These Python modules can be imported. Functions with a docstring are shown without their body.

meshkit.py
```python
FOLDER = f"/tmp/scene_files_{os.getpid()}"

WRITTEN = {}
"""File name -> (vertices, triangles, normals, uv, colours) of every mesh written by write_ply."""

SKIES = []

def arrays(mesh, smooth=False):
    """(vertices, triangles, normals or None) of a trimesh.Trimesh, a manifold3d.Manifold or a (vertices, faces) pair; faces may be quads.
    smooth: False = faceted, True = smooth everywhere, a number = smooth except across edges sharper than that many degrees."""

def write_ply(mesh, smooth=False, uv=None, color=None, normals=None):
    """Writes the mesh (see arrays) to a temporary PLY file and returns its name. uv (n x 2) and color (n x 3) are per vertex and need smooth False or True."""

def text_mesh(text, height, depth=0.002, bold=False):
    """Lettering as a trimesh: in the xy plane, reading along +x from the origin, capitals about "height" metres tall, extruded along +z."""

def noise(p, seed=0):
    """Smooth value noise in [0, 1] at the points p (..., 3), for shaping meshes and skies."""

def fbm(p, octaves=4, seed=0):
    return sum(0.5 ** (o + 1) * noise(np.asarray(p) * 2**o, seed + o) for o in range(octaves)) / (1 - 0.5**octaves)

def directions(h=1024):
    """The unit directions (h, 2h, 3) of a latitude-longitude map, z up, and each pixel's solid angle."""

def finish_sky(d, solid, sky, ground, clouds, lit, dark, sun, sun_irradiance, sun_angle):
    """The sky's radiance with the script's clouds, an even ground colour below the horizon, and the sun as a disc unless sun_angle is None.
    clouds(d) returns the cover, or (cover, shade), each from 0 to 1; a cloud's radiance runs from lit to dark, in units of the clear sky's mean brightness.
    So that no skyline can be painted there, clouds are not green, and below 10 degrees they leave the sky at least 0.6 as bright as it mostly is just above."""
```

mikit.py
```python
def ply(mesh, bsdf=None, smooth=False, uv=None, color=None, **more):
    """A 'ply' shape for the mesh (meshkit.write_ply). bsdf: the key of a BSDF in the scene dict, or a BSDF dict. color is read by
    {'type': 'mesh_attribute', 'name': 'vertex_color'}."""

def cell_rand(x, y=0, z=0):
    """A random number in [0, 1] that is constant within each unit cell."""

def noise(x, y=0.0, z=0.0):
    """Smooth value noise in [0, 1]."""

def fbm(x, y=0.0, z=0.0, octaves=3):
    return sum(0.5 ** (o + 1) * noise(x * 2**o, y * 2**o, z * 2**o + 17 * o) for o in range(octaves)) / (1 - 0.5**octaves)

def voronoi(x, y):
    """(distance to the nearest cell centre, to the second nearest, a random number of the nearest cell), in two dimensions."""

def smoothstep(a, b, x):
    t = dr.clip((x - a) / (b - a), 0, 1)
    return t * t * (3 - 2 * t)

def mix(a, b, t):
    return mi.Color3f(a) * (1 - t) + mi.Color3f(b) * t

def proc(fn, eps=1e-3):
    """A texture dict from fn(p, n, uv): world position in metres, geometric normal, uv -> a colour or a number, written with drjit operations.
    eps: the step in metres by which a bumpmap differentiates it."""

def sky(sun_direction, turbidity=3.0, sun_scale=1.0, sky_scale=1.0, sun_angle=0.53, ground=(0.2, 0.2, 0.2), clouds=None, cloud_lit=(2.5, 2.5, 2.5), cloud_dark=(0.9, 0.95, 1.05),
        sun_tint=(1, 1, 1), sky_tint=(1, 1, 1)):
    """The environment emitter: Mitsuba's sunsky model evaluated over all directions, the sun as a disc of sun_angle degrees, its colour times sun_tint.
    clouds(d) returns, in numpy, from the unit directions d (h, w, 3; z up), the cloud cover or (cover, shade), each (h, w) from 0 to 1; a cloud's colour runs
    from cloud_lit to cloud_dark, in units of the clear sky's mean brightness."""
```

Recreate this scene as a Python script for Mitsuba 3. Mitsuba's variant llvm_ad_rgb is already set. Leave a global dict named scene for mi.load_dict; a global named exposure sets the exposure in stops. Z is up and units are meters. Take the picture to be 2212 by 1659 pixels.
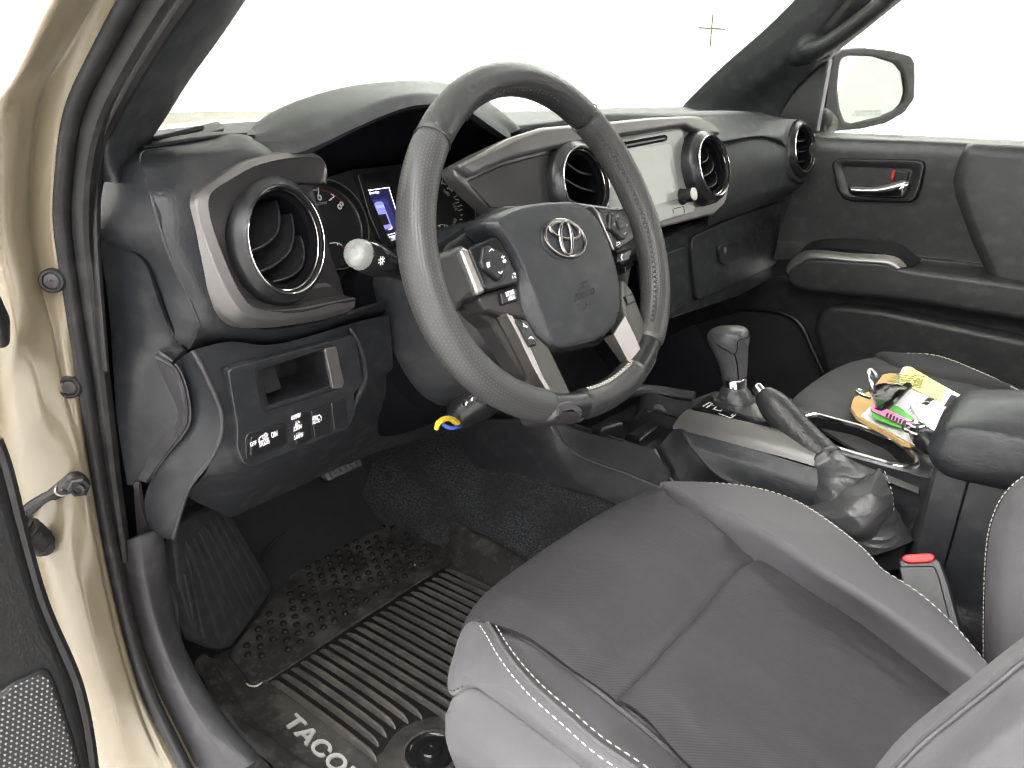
import math, random, numpy as np, trimesh, mitsuba as mi, mikit, meshkit
import manifold3d as m3
import mapbox_earcut
from shapely.geometry import Polygon
from scipy.interpolate import CubicSpline, PchipInterpolator
from mikit import proc, noise, fbm, smoothstep, mix
import drjit as dr

random.seed(7)
rng = np.random.default_rng(7)
scene, labels = {}, {}

# ---------------------------------------------------------------- camera, light, exposure
# cab frame: x towards the passenger side, y forward, z up from the cab floor; metres
EYE = np.array([-1.01, -0.485, 0.77])
PITCH, HEAD, FPX = math.atan(610 / 1660), math.radians(49.9), 1660.0
FW = np.array([math.sin(HEAD) * math.cos(PITCH), math.cos(HEAD) * math.cos(PITCH), -math.sin(PITCH)])
RT = np.array([math.cos(HEAD), -math.sin(HEAD), 0.0])
UP = np.cross(RT, FW)
T = mi.ScalarTransform4f
scene['camera'] = {'type': 'perspective', 'fov': math.degrees(2 * math.atan(1106 / FPX)), 'fov_axis': 'x', 'near_clip': 0.02, 'far_clip': 60.0,
                   'to_world': T().look_at(origin=EYE.tolist(), target=(EYE + FW).tolist(), up=[0, 0, 1])}
exposure = 0.88
LAMP, SIDE = 4.2, 6.0

# ---------------------------------------------------------------- survey: a sighting of the photograph (2212 x 1659) met with a real plane of the cab
def ray(x, y):
    return FW + RT * (x - 1106.0) / FPX - UP * (y - 829.5) / FPX
def on_axis(k):
    def f(x, y, v):
        d = ray(x, y)
        return EYE + d * ((v - EYE[k]) / d[k])
    return f
hx, hy, hz = on_axis(0), on_axis(1), on_axis(2)
def HX(l): return np.array([hx(*p) for p in l])
def HY(l): return np.array([hy(*p) for p in l])
def HZ(l): return np.array([hz(*p) for p in l])
def nrm(v): return np.asarray(v, float) / np.linalg.norm(v)

class Fr:
    """A flat working frame: origin, u (right), v (up), n (towards the viewer)."""
    def __init__(s, o, right, up):
        s.o = np.asarray(o, float)
        s.u = nrm(np.asarray(right, float))
        up = np.asarray(up, float)
        s.v = nrm(up - s.u * (up @ s.u))
        s.n = np.cross(s.u, s.v)
    def P(s, a, c=0.0):
        a = np.atleast_2d(np.asarray(a, float))
        return s.o + a[:, :1] * s.u + a[:, 1:2] * s.v + (a[:, 2:3] if a.shape[1] > 2 else c) * s.n
    def q(s, pts, c=0.0):
        out = []
        for x, y in pts:
            d = ray(x, y)
            w = EYE + d * (((s.o + c * s.n - EYE) @ s.n) / (d @ s.n)) - s.o
            out.append((w @ s.u, w @ s.v))
        return np.array(out)
    def put(s, m):
        m = m.copy()
        m.vertices = s.P(np.asarray(m.vertices))
        return m

# ---------------------------------------------------------------- mesh builders
def res(P, n, closed=False, lin=False):
    """n points evenly along a smooth line through P."""
    P = np.asarray(P, float)
    if closed:
        P = np.vstack([P, P[:1]])
    d = np.r_[0, np.cumsum(np.maximum(np.linalg.norm(np.diff(P, axis=0), axis=1), 1e-9) ** (1 if lin else 0.6))]
    if lin or len(P) == 2:
        f = lambda t: np.stack([np.interp(t, d, P[:, k]) for k in range(P.shape[1])], 1)
    elif closed:
        f = CubicSpline(d, P, bc_type='periodic')
    else:
        f = CubicSpline(d, P, bc_type='natural')
    t = np.linspace(0, d[-1], max(200, 4 * n))
    Q = f(t)
    L = np.r_[0, np.cumsum(np.linalg.norm(np.diff(Q, axis=0), axis=1))]
    s = np.linspace(0, L[-1], n + 1)[:-1] if closed else np.linspace(0, L[-1], n)
    return f(np.interp(s, L, t))
def tm(v, f): return trimesh.Trimesh(np.asarray(v, float), np.asarray(f, int), process=False)
def join(l): return trimesh.util.concatenate(l)
def gridfaces(a, b, wrap=False):
    i, j = np.meshgrid(np.arange(a - 1), np.arange(b if wrap else b - 1), indexing='ij')
    k = (j + 1) % b
    A, B, C, D = i * b + j, i * b + k, (i + 1) * b + k, (i + 1) * b + j
    return np.vstack([np.stack([A, B, C], -1).reshape(-1, 3), np.stack([A, C, D], -1).reshape(-1, 3)])
def shell(G, thick=0.004, toward=None):
    """A closed plate under the grid of points G, thickened away from the viewer."""
    nv, nu = G.shape[:2]
    du, dv = np.gradient(G, axis=1), np.gradient(G, axis=0)
    N = np.cross(du, dv)
    N /= np.linalg.norm(N, axis=2, keepdims=True) + 1e-12
    look = (EYE if toward is None else np.asarray(toward)) - G
    if (N * look / np.linalg.norm(look, axis=2, keepdims=True)).sum() < 0:
        N = -N
        G, N = G[:, ::-1], N[:, ::-1]
    B = G - N * thick
    top = gridfaces(nv, nu)
    n = nv * nu
    idx = np.arange(n).reshape(nv, nu)
    edge = np.r_[idx[0], idx[1:, -1], idx[-1, -2::-1], idx[-2:0:-1, 0]]
    e2 = np.roll(edge, -1)
    side = np.vstack([np.stack([edge, edge + n, e2 + n], 1), np.stack([edge, e2 + n, e2], 1)])
    m = tm(np.vstack([G.reshape(-1, 3), B.reshape(-1, 3)]), np.vstack([top, top[:, ::-1] + n, side]))
    return m
def grid(rows, nu=40, nv=24, across='pchip', lin=False):
    R = np.array([res(r, nu, lin=lin) for r in rows])
    if len(R) == 2: across = 'lin'
    d = np.r_[0, np.cumsum(np.linalg.norm(np.diff(R, axis=0), axis=2).mean(1))]
    t = np.linspace(0, d[-1], nv)
    if across == 'lin':
        t = np.unique(np.r_[t, d])
        return np.array([[np.interp(t, d, R[:, j, k]) for k in range(3)] for j in range(nu)]).transpose(2, 0, 1)
    return (CubicSpline(d, R, bc_type='natural') if across == 'cubic' else PchipInterpolator(d, R))(t)
def loft(rows, nu=40, nv=24, thick=0.004, across='pchip', lin=False, bump=None):
    G = grid(rows, nu, nv, across, lin)
    if bump is not None:
        G = bump(G)
    return shell(G, thick)
def rings(R, cap0=True, cap1=True):
    """Closed rings joined one to the next; the first and the last are filled."""
    R = np.asarray(R, float)
    a, b = R.shape[:2]
    V, Fc = R.reshape(-1, 3), [gridfaces(a, b, True)]
    def cap(r, off, flip):
        c = r.mean(0)
        _, _, vt = np.linalg.svd(r - c)
        p = (r - c) @ vt[:2].T
        t = mapbox_earcut.triangulate_float64(p, np.array([len(p)], np.uint32)).reshape(-1, 3).astype(int)
        n = np.cross(r[1] - r[0], r[2] - r[1])
        area = 0.5 * np.sum(p[:, 0] * np.roll(p[:, 1], -1) - p[:, 1] * np.roll(p[:, 0], -1))
        tri = p[t]
        a2 = (tri[:, 1, 0] - tri[:, 0, 0]) * (tri[:, 2, 1] - tri[:, 0, 1]) - (tri[:, 2, 0] - tri[:, 0, 0]) * (tri[:, 1, 1] - tri[:, 0, 1])
        bad = a2 * area < 0
        t[bad] = t[bad][:, ::-1]
        return (t[:, ::-1] if flip else t) + off
    if cap0: Fc.append(cap(R[0], 0, True))
    if cap1: Fc.append(cap(R[-1], (a - 1) * b, False))
    m = tm(V, np.vstack(Fc))
    if m.volume < 0: m.invert()
    return m
def rounded(pts, r=0.004, n=64):
    p = Polygon(pts)
    q = p.buffer(-r, quad_segs=8).buffer(r, quad_segs=8) if r else p
    if q.geom_type != 'Polygon' or q.is_empty: q = p
    P = np.array(q.exterior.coords)[:-1]
    if Polygon(P).exterior.is_ccw is False: P = P[::-1]
    return res(P, n, closed=True, lin=True)
def smoothpoly(pts, n=72):
    P = res(np.asarray(pts, float), n, closed=True)
    return P if Polygon(P).exterior.is_ccw else P[::-1]
def inset(P, d):
    t = np.roll(P, -1, 0) - np.roll(P, 1, 0)
    t /= np.linalg.norm(t, axis=1, keepdims=True) + 1e-12
    return P - np.stack([t[:, 1], -t[:, 0]], 1) * d
def puff(F, P, h=0.006, bevel=0.002, base=-0.002, dome=0.0, steps=4):
    """A raised pad over the 2D outline P (ccw) in the frame F: walls, a rounded edge, a flat or domed top."""
    P = np.asarray(P, float)
    R = [F.P(P, base), F.P(P, h - bevel)]
    for k in range(1, steps + 1):
        a = k / steps * math.pi / 2
        R.append(F.P(inset(P, bevel * (1 - math.cos(a))), h - bevel + bevel * math.sin(a)))
    if dome:
        Q = inset(P, bevel)
        c = Q.mean(0)
        for k in range(1, 9):
            s = k / 9
            R.append(F.P(c + (Q - c) * (1 - s), h + dome * (1 - (1 - s) ** 2)))
    return rings(R)
def frames_along(P, up=None):
    t = np.gradient(P, axis=0)
    t /= np.linalg.norm(t, axis=1, keepdims=True) + 1e-12
    a = np.zeros_like(P)
    a0 = np.array([0, 0, 1.0]) if up is None else np.asarray(up, float)
    if abs(t[0] @ nrm(a0)) > 0.95: a0 = np.array([1.0, 0.2, 0])
    for i in range(len(P)):
        a0 = nrm(a0 - t[i] * (a0 @ t[i]))
        a[i] = a0
    return t, a, np.cross(t, a)
def tube(P, r, n=None, k=10, flat=1.0, up=None, lin=False):
    """A round bar along P; r: a radius or radii; flat: height over width, measured along 'up'."""
    P = np.asarray(P, float)
    rr = np.broadcast_to(r, (len(P),)).astype(float)
    if n:
        s0 = np.linspace(0, 1, len(P))
        Q = res(np.c_[P, rr], n, lin=lin)
        P, rr = Q[:, :3], Q[:, 3]
    t, a, b = frames_along(P, up)
    w = np.arange(k) * 2 * math.pi / k
    R = P[:, None] + rr[:, None, None] * (flat * np.cos(w)[None, :, None] * a[:, None] + np.sin(w)[None, :, None] * b[:, None])
    return rings(R)
def lathe(F, prof, k=64, c=(0, 0), e=1.0):
    """The outline prof (radius, height along n) turned about the frame's normal through c."""
    w = np.arange(k) * 2 * math.pi / k
    m = rings([F.P(np.stack([c[0] + e * max(r, 1e-4) * np.cos(w), c[1] + max(r, 1e-4) * np.sin(w), np.full(k, z)], 1)) for r, z in prof], cap0=prof[0][0] < .002, cap1=prof[-1][0] < .002)
    return m
def box(F, a0, a1, b0, b1, c0, c1, r=0.0015):
    """A box in the frame with bevelled edges."""
    if r <= 0:
        pts = np.array([[x, y, z] for x in (a0, a1) for y in (b0, b1) for z in (c0, c1)])
    else:
        pts = []
        for x, sx in ((a0, 1), (a1, -1)):
            for y, sy in ((b0, 1), (b1, -1)):
                for z, sz in ((c0, 1), (c1, -1)):
                    pts += [(x + sx * r, y + sy * r, z), (x + sx * r, y, z + sz * r), (x, y + sy * r, z + sz * r)]
        pts = np.array(pts)
    return trimesh.convex.convex_hull(F.P(pts))
def hull(pts): return trimesh.convex.convex_hull(np.asarray(pts, float))
def blob(centres, radii, length=0.004, it=8):
    """One smooth body through balls: each pair of neighbours is hulled, all are joined and smoothed."""
    balls = [m3.Manifold.sphere(r, 24).translate(tuple(map(float, c))) for c, r in zip(centres, radii)]
    b = m3.Manifold.batch_boolean([m3.Manifold.batch_hull([balls[i], balls[i + 1]]) for i in range(len(balls) - 1)], m3.OpType.Add)
    b = b.refine_to_length(length).to_mesh()
    m = trimesh.Trimesh(np.array(b.vert_properties[:, :3], float), np.array(b.tri_verts), process=True)
    return trimesh.smoothing.filter_taubin(m, iterations=it)
def mani(m):
    m = trimesh.Trimesh(m.vertices, m.faces, process=True)
    return m3.Manifold(m3.Mesh(np.asarray(m.vertices, np.float32), np.asarray(m.faces, np.uint32)))
def cut(m, *tools):
    a = mani(m)
    for t in tools:
        a = a - mani(t)
    o = a.to_mesh()
    return trimesh.Trimesh(np.array(o.vert_properties[:, :3], float), np.array(o.tri_verts), process=False) if len(o.tri_verts) else m
def prism(F, P, c0, c1): return rings([F.P(P, c0), F.P(P, c1)])
def words(F, text, p0, p1, c=0.0, depth=0.0006, bold=False, hscale=1.0):
    """Lettering in the frame whose baseline runs between the 2D points p0 and p1."""
    m = meshkit.text_mesh(text, 1.0, 1.0, bold)
    w = m.vertices[:, 0].max() - m.vertices[:, 0].min()
    p0, p1 = np.asarray(p0, float), np.asarray(p1, float)
    s = np.linalg.norm(p1 - p0) / w
    a = (p1 - p0) / np.linalg.norm(p1 - p0)
    v = m.vertices - [m.vertices[:, 0].min(), 0, 0]
    q = p0 + s * (v[:, :1] * a + hscale * v[:, 1:2] * np.array([-a[1], a[0]]))
    m.vertices = F.P(np.c_[q, c + v[:, 2] * depth])
    return m
def strokes(F, lines, r=0.0004, c=0.0):
    """Thin raised printed lines along 2D polylines."""
    out = []
    for l in lines:
        l = np.asarray(l, float)
        for p, q in zip(l[:-1], l[1:]):
            d = nrm(q - p)
            n = np.array([-d[1], d[0]]) * r
            p2, q2 = p - d * r * .6, q + d * r * .6
            out.append(rings([F.P(np.array([p2 - n, q2 - n, q2 + n, p2 + n]), c), F.P(np.array([p2 - n, q2 - n, q2 + n, p2 + n]), c + 0.0005)]))
    return join(out)
def arc(c, r, a0, a1, n=24):
    a = np.radians(np.linspace(a0, a1, n))
    return np.stack([c[0] + r * np.cos(a), c[1] + r * np.sin(a)], 1)
def stitches(P, length=0.005, gap=0.0022, r=0.00065, lift=0.0005, slant=0.0, up=None):
    """A row of thread stitches along P."""
    P = np.asarray(P, float)
    L = np.linalg.norm(np.diff(P, axis=0), axis=1).sum()
    Q = res(P, max(8, int(L / 0.001)))
    t, a, b = frames_along(Q, up)
    Q = Q + a * lift
    s = np.r_[0, np.cumsum(np.linalg.norm(np.diff(Q, axis=0), axis=1))]
    out, x = [], 0.001
    at = lambda v: np.stack([np.interp(v, s, Q[:, k]) for k in range(3)])
    bt = lambda v: np.stack([np.interp(v, s, b[:, k]) for k in range(3)])
    while x + length < s[-1]:
        pts = np.array([at(x) - bt(x) * slant - 0, at(x + length / 2), at(x + length) + bt(x) * slant])
        out.append(tube(pts, [r * .6, r, r * .6], k=6))
        x += length + gap
    return join(out)

MESH = {}
def drill(k, *tools):
    """Cuts real openings into a part that is already placed."""
    m, mt_, sm = MESH[k]
    m = cut(m, *tools)
    MESH[k] = (m, mt_, sm)
    scene[k] = mikit.ply(m, mt_, smooth=sm)
def key_for(name):
    if name not in scene and name not in labels: return name
    k = 1
    while f'{name}_{k:03d}' in scene or f'{name}_{k:03d}' in labels: k += 1
    return f'{name}_{k:03d}'
def thing(name, label, cat, group=None):
    k = key_for(name)
    labels[k] = {'label': label, 'category': cat}
    if group: labels[k]['group'] = group
    return k
def put(name, mesh, mat, parent=None, smooth=35, label=None, kind=None, **more):
    k = key_for(parent + '__' + name if parent else name)
    if isinstance(mesh, list): mesh = join(mesh)
    MESH[k] = (mesh, mat, smooth)
    scene[k] = mikit.ply(mesh, mat, smooth=smooth, **more)
    if label or kind:
        labels[k] = {}
        if label: labels[k]['label'] = label
        if kind: labels[k]['kind'] = kind
    return k

# ---------------------------------------------------------------- materials
def two(b): return {'type': 'twosided', 'bsdf': b}
def rgb(*c): return {'type': 'rgb', 'value': list(c) if len(c) == 3 else [c[0]] * 3}
def pr(col, rough=0.5, spec=0.5, **k):
    c = col if isinstance(col, dict) else rgb(*col) if isinstance(col, (tuple, list)) else rgb(col)
    return {'type': 'principled', 'base_color': c, 'roughness': rough, 'specular': spec, **k}
def bumped(b, tex, scale): return {'type': 'bumpmap', 'arbitrary': tex, 'scale': scale, 'bsdf': b}
def mat(name, b): scene[name] = two(b)

grain = proc(lambda p, n, uv: noise(p.x * 560, p.y * 560, p.z * 420) + 0.5 * noise(p.x * 1100, p.y * 1100, p.z * 900), eps=4e-4)
leather_tex = proc(lambda p, n, uv: noise(p.x * 330, p.y * 330, p.z * 330) + .6 * noise(p.x * 700, p.y * 700, p.z * 700), eps=5e-4)
def dusty(base, amount, tint=(.16, .15, .14), f=55):
    return proc(lambda p, n, uv: mix(base, tint, amount * smoothstep(.45, .8, fbm(p.x * f, p.y * f, p.z * f, 4))))
mat('black_plastic', bumped(pr(dusty((.0165, .0178, .0205), .07), .40, .55), grain, .00032))
mat('soft_plastic', bumped(pr(dusty((.0195, .0210, .0240), .07), .43, .55), grain, .00042))
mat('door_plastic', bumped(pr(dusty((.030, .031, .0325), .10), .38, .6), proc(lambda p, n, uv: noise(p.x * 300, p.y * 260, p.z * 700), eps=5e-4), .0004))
mat('trim_plastic', bumped(pr(dusty((.032, .0315, .0345), .08), .45, .5), grain, .0004))
mat('smooth_black', pr((.014, .0145, .016), .32, .5))
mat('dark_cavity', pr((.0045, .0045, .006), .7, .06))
mat('mirror_black', pr((.010, .010, .010), .5, .3))
mat('gloss_black', pr((.012, .012, .013), .08, .5))
mat('plum_plastic', pr((.027, .024, .026), .40, .5))
mat('graphite', pr((.155, .148, .146), .36, .5, metallic=.6))
mat('bright_trim', pr((.30, .29, .285), .32, .5, metallic=.7))
mat('silver_satin', pr((.42, .395, .375), .33, .5, metallic=.85))
mat('chrome', pr((.78, .78, .78), .11, .5, metallic=1.0))
mat('dark_chrome', pr((.35, .33, .31), .09, .5, metallic=1.0))
mat('leather', bumped(pr((.026, .026, .027), .36, .55), leather_tex, .0006))
mat('boot_leather', bumped(pr((.048, .048, .050), .34, .6), leather_tex, .0005))
def dots(p, n, uv):
    a, b = uv.x, uv.y
    row = dr.floor(b)
    fx = a + .5 * (row - 2 * dr.floor(row / 2))
    fx, fy = fx - dr.floor(fx) - .5, b - row - .5
    return smoothstep(.10, .26, dr.sqrt(fx * fx + fy * fy))
perf_col = proc(lambda p, n, uv: mix((.085, .085, .083), (.043, .043, .043), dots(p, n, uv)))
mat('perforated_leather', bumped(pr(perf_col, .36, .55), proc(dots, eps=3e-4), .0005))
def twill(p, n, uv):
    return .5 + .5 * dr.sin((p.x * .78 + p.y * .62 + p.z * .1) * 2800)
def worn(base, light, p, f=26):
    return mix(base, light, .9 * smoothstep(.42, .75, fbm(p.x * f + 3, p.y * f * .5, p.z * f, 4)))
insert_col = proc(lambda p, n, uv: worn((.045, .0435, .0465), (.053, .0510, .0545), p, 18) * (.84 + .32 * twill(p, n, uv)) * (.96 + .10 * smoothstep(.5, .8, fbm(p.x * 150, p.y * 60, p.z * 150, 3))))
mat('seat_twill', bumped(pr(insert_col, .75, .3, sheen=.35), proc(lambda p, n, uv: twill(p, n, uv) * .5 + fbm(p.x * 75, p.y * 16, p.z * 75, 3) * 5.0, eps=8e-4), .0010))
side_col = proc(lambda p, n, uv: worn((.100, .097, .103), (.122, .118, .124), p, 14) * (.94 + .12 * noise(p.x * 1500, p.y * 1500, p.z * 1500)))
mat('seat_cloth', bumped(pr(side_col, .7, .3, sheen=.4), proc(lambda p, n, uv: noise(p.x * 900, p.y * 900, p.z * 900) + fbm(p.x * 40, p.y * 18, p.z * 40, 2) * 2, eps=5e-4), .0004))
dark_seat_col = proc(lambda p, n, uv: worn((.045, .044, .046), (.062, .060, .062), p, 18))
mat('seat_dark', bumped(pr(dark_seat_col, .75, .3, sheen=.3), leather_tex, .0004))
mat('thread', pr((.52, .50, .44), .7, .3))
mat('tan_paint', bumped(pr((.170, .142, .096), .24, .5, clearcoat=1.0, clearcoat_gloss=.96), proc(lambda p, n, uv: noise(p.x * 22, p.y * 22, p.z * 16), eps=2e-3), .0016))
mat('rubber_seal', pr(dusty((.012, .012, .0125), .06), .46, .45))
def carpet_h(p, n, uv): return fbm(p.x * 260, p.y * 260, p.z * 260, 3)
mat('carpet', bumped(pr(proc(lambda p, n, uv: mix((.026, .027, .029), (.078, .081, .085), smoothstep(.3, .85, fbm(p.x * 420, p.y * 420, p.z * 420, 2)) * (.3 + .7 * smoothstep(.3, .7, fbm(p.x * 14, p.y * 14, p.z * 14, 3))))), .95, .1), proc(carpet_h, eps=8e-4), .004))
def mud(p):
    return smoothstep(.40, .72, fbm(p.x * 26, p.y * 26, p.z * 26, 4)) * .62 + .4 * smoothstep(.55, .75, fbm(p.x * 130, p.y * 130, p.z * 130, 3))
mat('dark_carpet', bumped(pr((.028, .028, .029), .95, .1), proc(carpet_h, eps=8e-4), .003))
mat('mat_rubber', bumped(pr(proc(lambda p, n, uv: mix((.028, .0275, .027), (.080, .073, .062), mud(p))), proc(lambda p, n, uv: .42 + .3 * mud(p)), .45), grain, .0006))
mat('rib_rubber', pr(proc(lambda p, n, uv: mix((.058, .056, .053), (.105, .096, .083), mud(p))), .42, .5))
mat('toe_rubber', pr(dusty((.022, .0215, .021), .12, (.05, .045, .04)), .55, .35))
mat('rib_channel', pr((.010, .0098, .0095), .6, .3))
mat('white_print', pr((.80, .80, .80), .5, .3))
mat('grey_print', pr((.30, .30, .31), .5, .3))
mat('red_plastic', pr((.52, .015, .012), .35, .5))
mat('dim_red', pr((.16, .02, .015), .5, .3))
mat('paper_white', pr(proc(lambda p, n, uv: mix((.72, .71, .70), (.78, .77, .77), noise(p.x * 30, p.y * 30, p.z * 30))), .7, .2))
mat('kraft_paper', pr(proc(lambda p, n, uv: mix((.52, .33, .14), (.62, .41, .19), fbm(p.x * 40, p.y * 40, p.z * 40, 3))), .7, .2))
mat('sticky_yellow', pr((.80, .74, .30), .7, .2))
mat('pink_tag', pr((.82, .26, .50), .6, .3))
mat('green_tag', pr((.10, .42, .06), .5, .4))
mat('ink', pr((.03, .03, .035), .7, .2))
mat('olive_ink', pr((.28, .27, .10), .7, .2))
mat('speaker_mesh', pr((.028, .028, .030), .5, .4))
mat('radio_face', pr((.21, .213, .203), .16, .6, clearcoat=.6, clearcoat_gloss=.95))
mat('radio_screen', pr((.29, .30, .275), .10, .6, clearcoat=.6, clearcoat_gloss=.98))
mat('stalk_grey', pr((.20, .21, .20), .25, .5))
mat('emblem_chrome', pr((.34, .33, .32), .06, .5, metallic=1.0))
mat('knob_grey', pr((.050, .050, .053), .36, .5))
mat('spoke_olive', pr((.055, .055, .047), .42, .5))
mat('mirror_silver', pr((.36, .38, .36), .015, .5, metallic=1.0))
mat('yellow_wire', pr((.85, .62, .05), .4, .5))
mat('red_wire', pr((.70, .04, .03), .4, .5))
mat('blue_wire', pr((.05, .13, .55), .4, .5))
mat('white_wall', pr((.87, .87, .87), .9, .2))
mat('pale_floor', pr((.55, .54, .52), .5, .4))
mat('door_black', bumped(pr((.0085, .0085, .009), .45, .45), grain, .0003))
mat('wall_mark', pr((.13, .14, .10), .9, .1))
mat('headliner', pr((.40, .39, .37), .9, .1))
scene['tinted_glass'] = {'type': 'thindielectric', 'int_ior': 1.5, 'specular_transmittance': rgb(.90, .95, .86), 'specular_reflectance': rgb(.6, .6, .6)}
scene['clear_plastic'] = {'type': 'thindielectric', 'int_ior': 1.45}
# ---------------------------------------------------------------- the photo booth round the truck
def flat(pts):
    return tm(pts, [[0, 1, 2], [0, 2, 3]])
X0, X1, Y0, Y1, Z0, Z1 = -4.2, 4.2, -5.0, 4.6, -0.62, 2.9
def wall(name, pts, m):
    k = put(name, flat(pts), m, smooth=False)
    labels[k] = {'kind': 'structure'}
wall('wall', [(X1, Y0, Z0), (X1, Y1, Z0), (X1, Y1, Z1), (X1, Y0, Z1)], 'white_wall')
wall('wall', [(X0, Y1, Z0), (X0, Y0, Z0), (X0, Y0, Z1), (X0, Y1, Z1)], 'white_wall')
wall('wall', [(X1, Y1, Z0), (X0, Y1, Z0), (X0, Y1, Z1), (X1, Y1, Z1)], 'white_wall')
wall('wall', [(X0, Y0, Z0), (X1, Y0, Z0), (X1, Y0, Z1), (X0, Y0, Z1)], 'white_wall')
wall('ground', [(X0, Y0, Z0), (X1, Y0, Z0), (X1, Y1, Z0), (X0, Y1, Z0)], 'pale_floor')
wall('ceiling', [(X0, Y1, Z1), (X1, Y1, Z1), (X1, Y0, Z1), (X0, Y0, Z1)], 'white_wall')
for t_lab, xa, xb in (('long white softbox hanging over the open driver door', -3.1, -1.35), ('long white softbox hanging over the passenger side', 1.6, 3.2)):
    t = thing('ceiling_light', t_lab, 'lamp')
    scene[t] = {**mikit.ply(flat([(xa, 3.4, 2.5), (xb, 3.4, 2.5), (xb, -4.7, 2.5), (xa, -4.7, 2.5)]), 'white_wall'), 'emitter': {'type': 'area', 'radiance': rgb(LAMP * 1.0, LAMP * .985, LAMP * .975)}}
t = thing('ceiling_light', 'upright white softbox along the wall on the driver side', 'lamp')
scene[t] = {**mikit.ply(flat([(-3.9, 1.6, .0), (-3.9, -4.4, .0), (-3.9, -4.4, 2.1), (-3.9, 1.6, 2.1)]), 'white_wall'), 'emitter': {'type': 'area', 'radiance': rgb(SIDE, SIDE * .99, SIDE * .98)}}
FW_ = Fr((X1 - .002, 0, 0), (0, -1, 0), (0, 0, 1))
t = thing('wall_cross', 'thin grey plus mark drawn on the white wall behind the windshield', 'mark')
put('stroke', strokes(FW_, [FW_.q([(1540, 30), (1534, 101)])], r=.0045), 'wall_mark', t)
put('stroke', strokes(FW_, [FW_.q([(1510, 60), (1566, 63)])], r=.0045), 'wall_mark', t)

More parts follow.
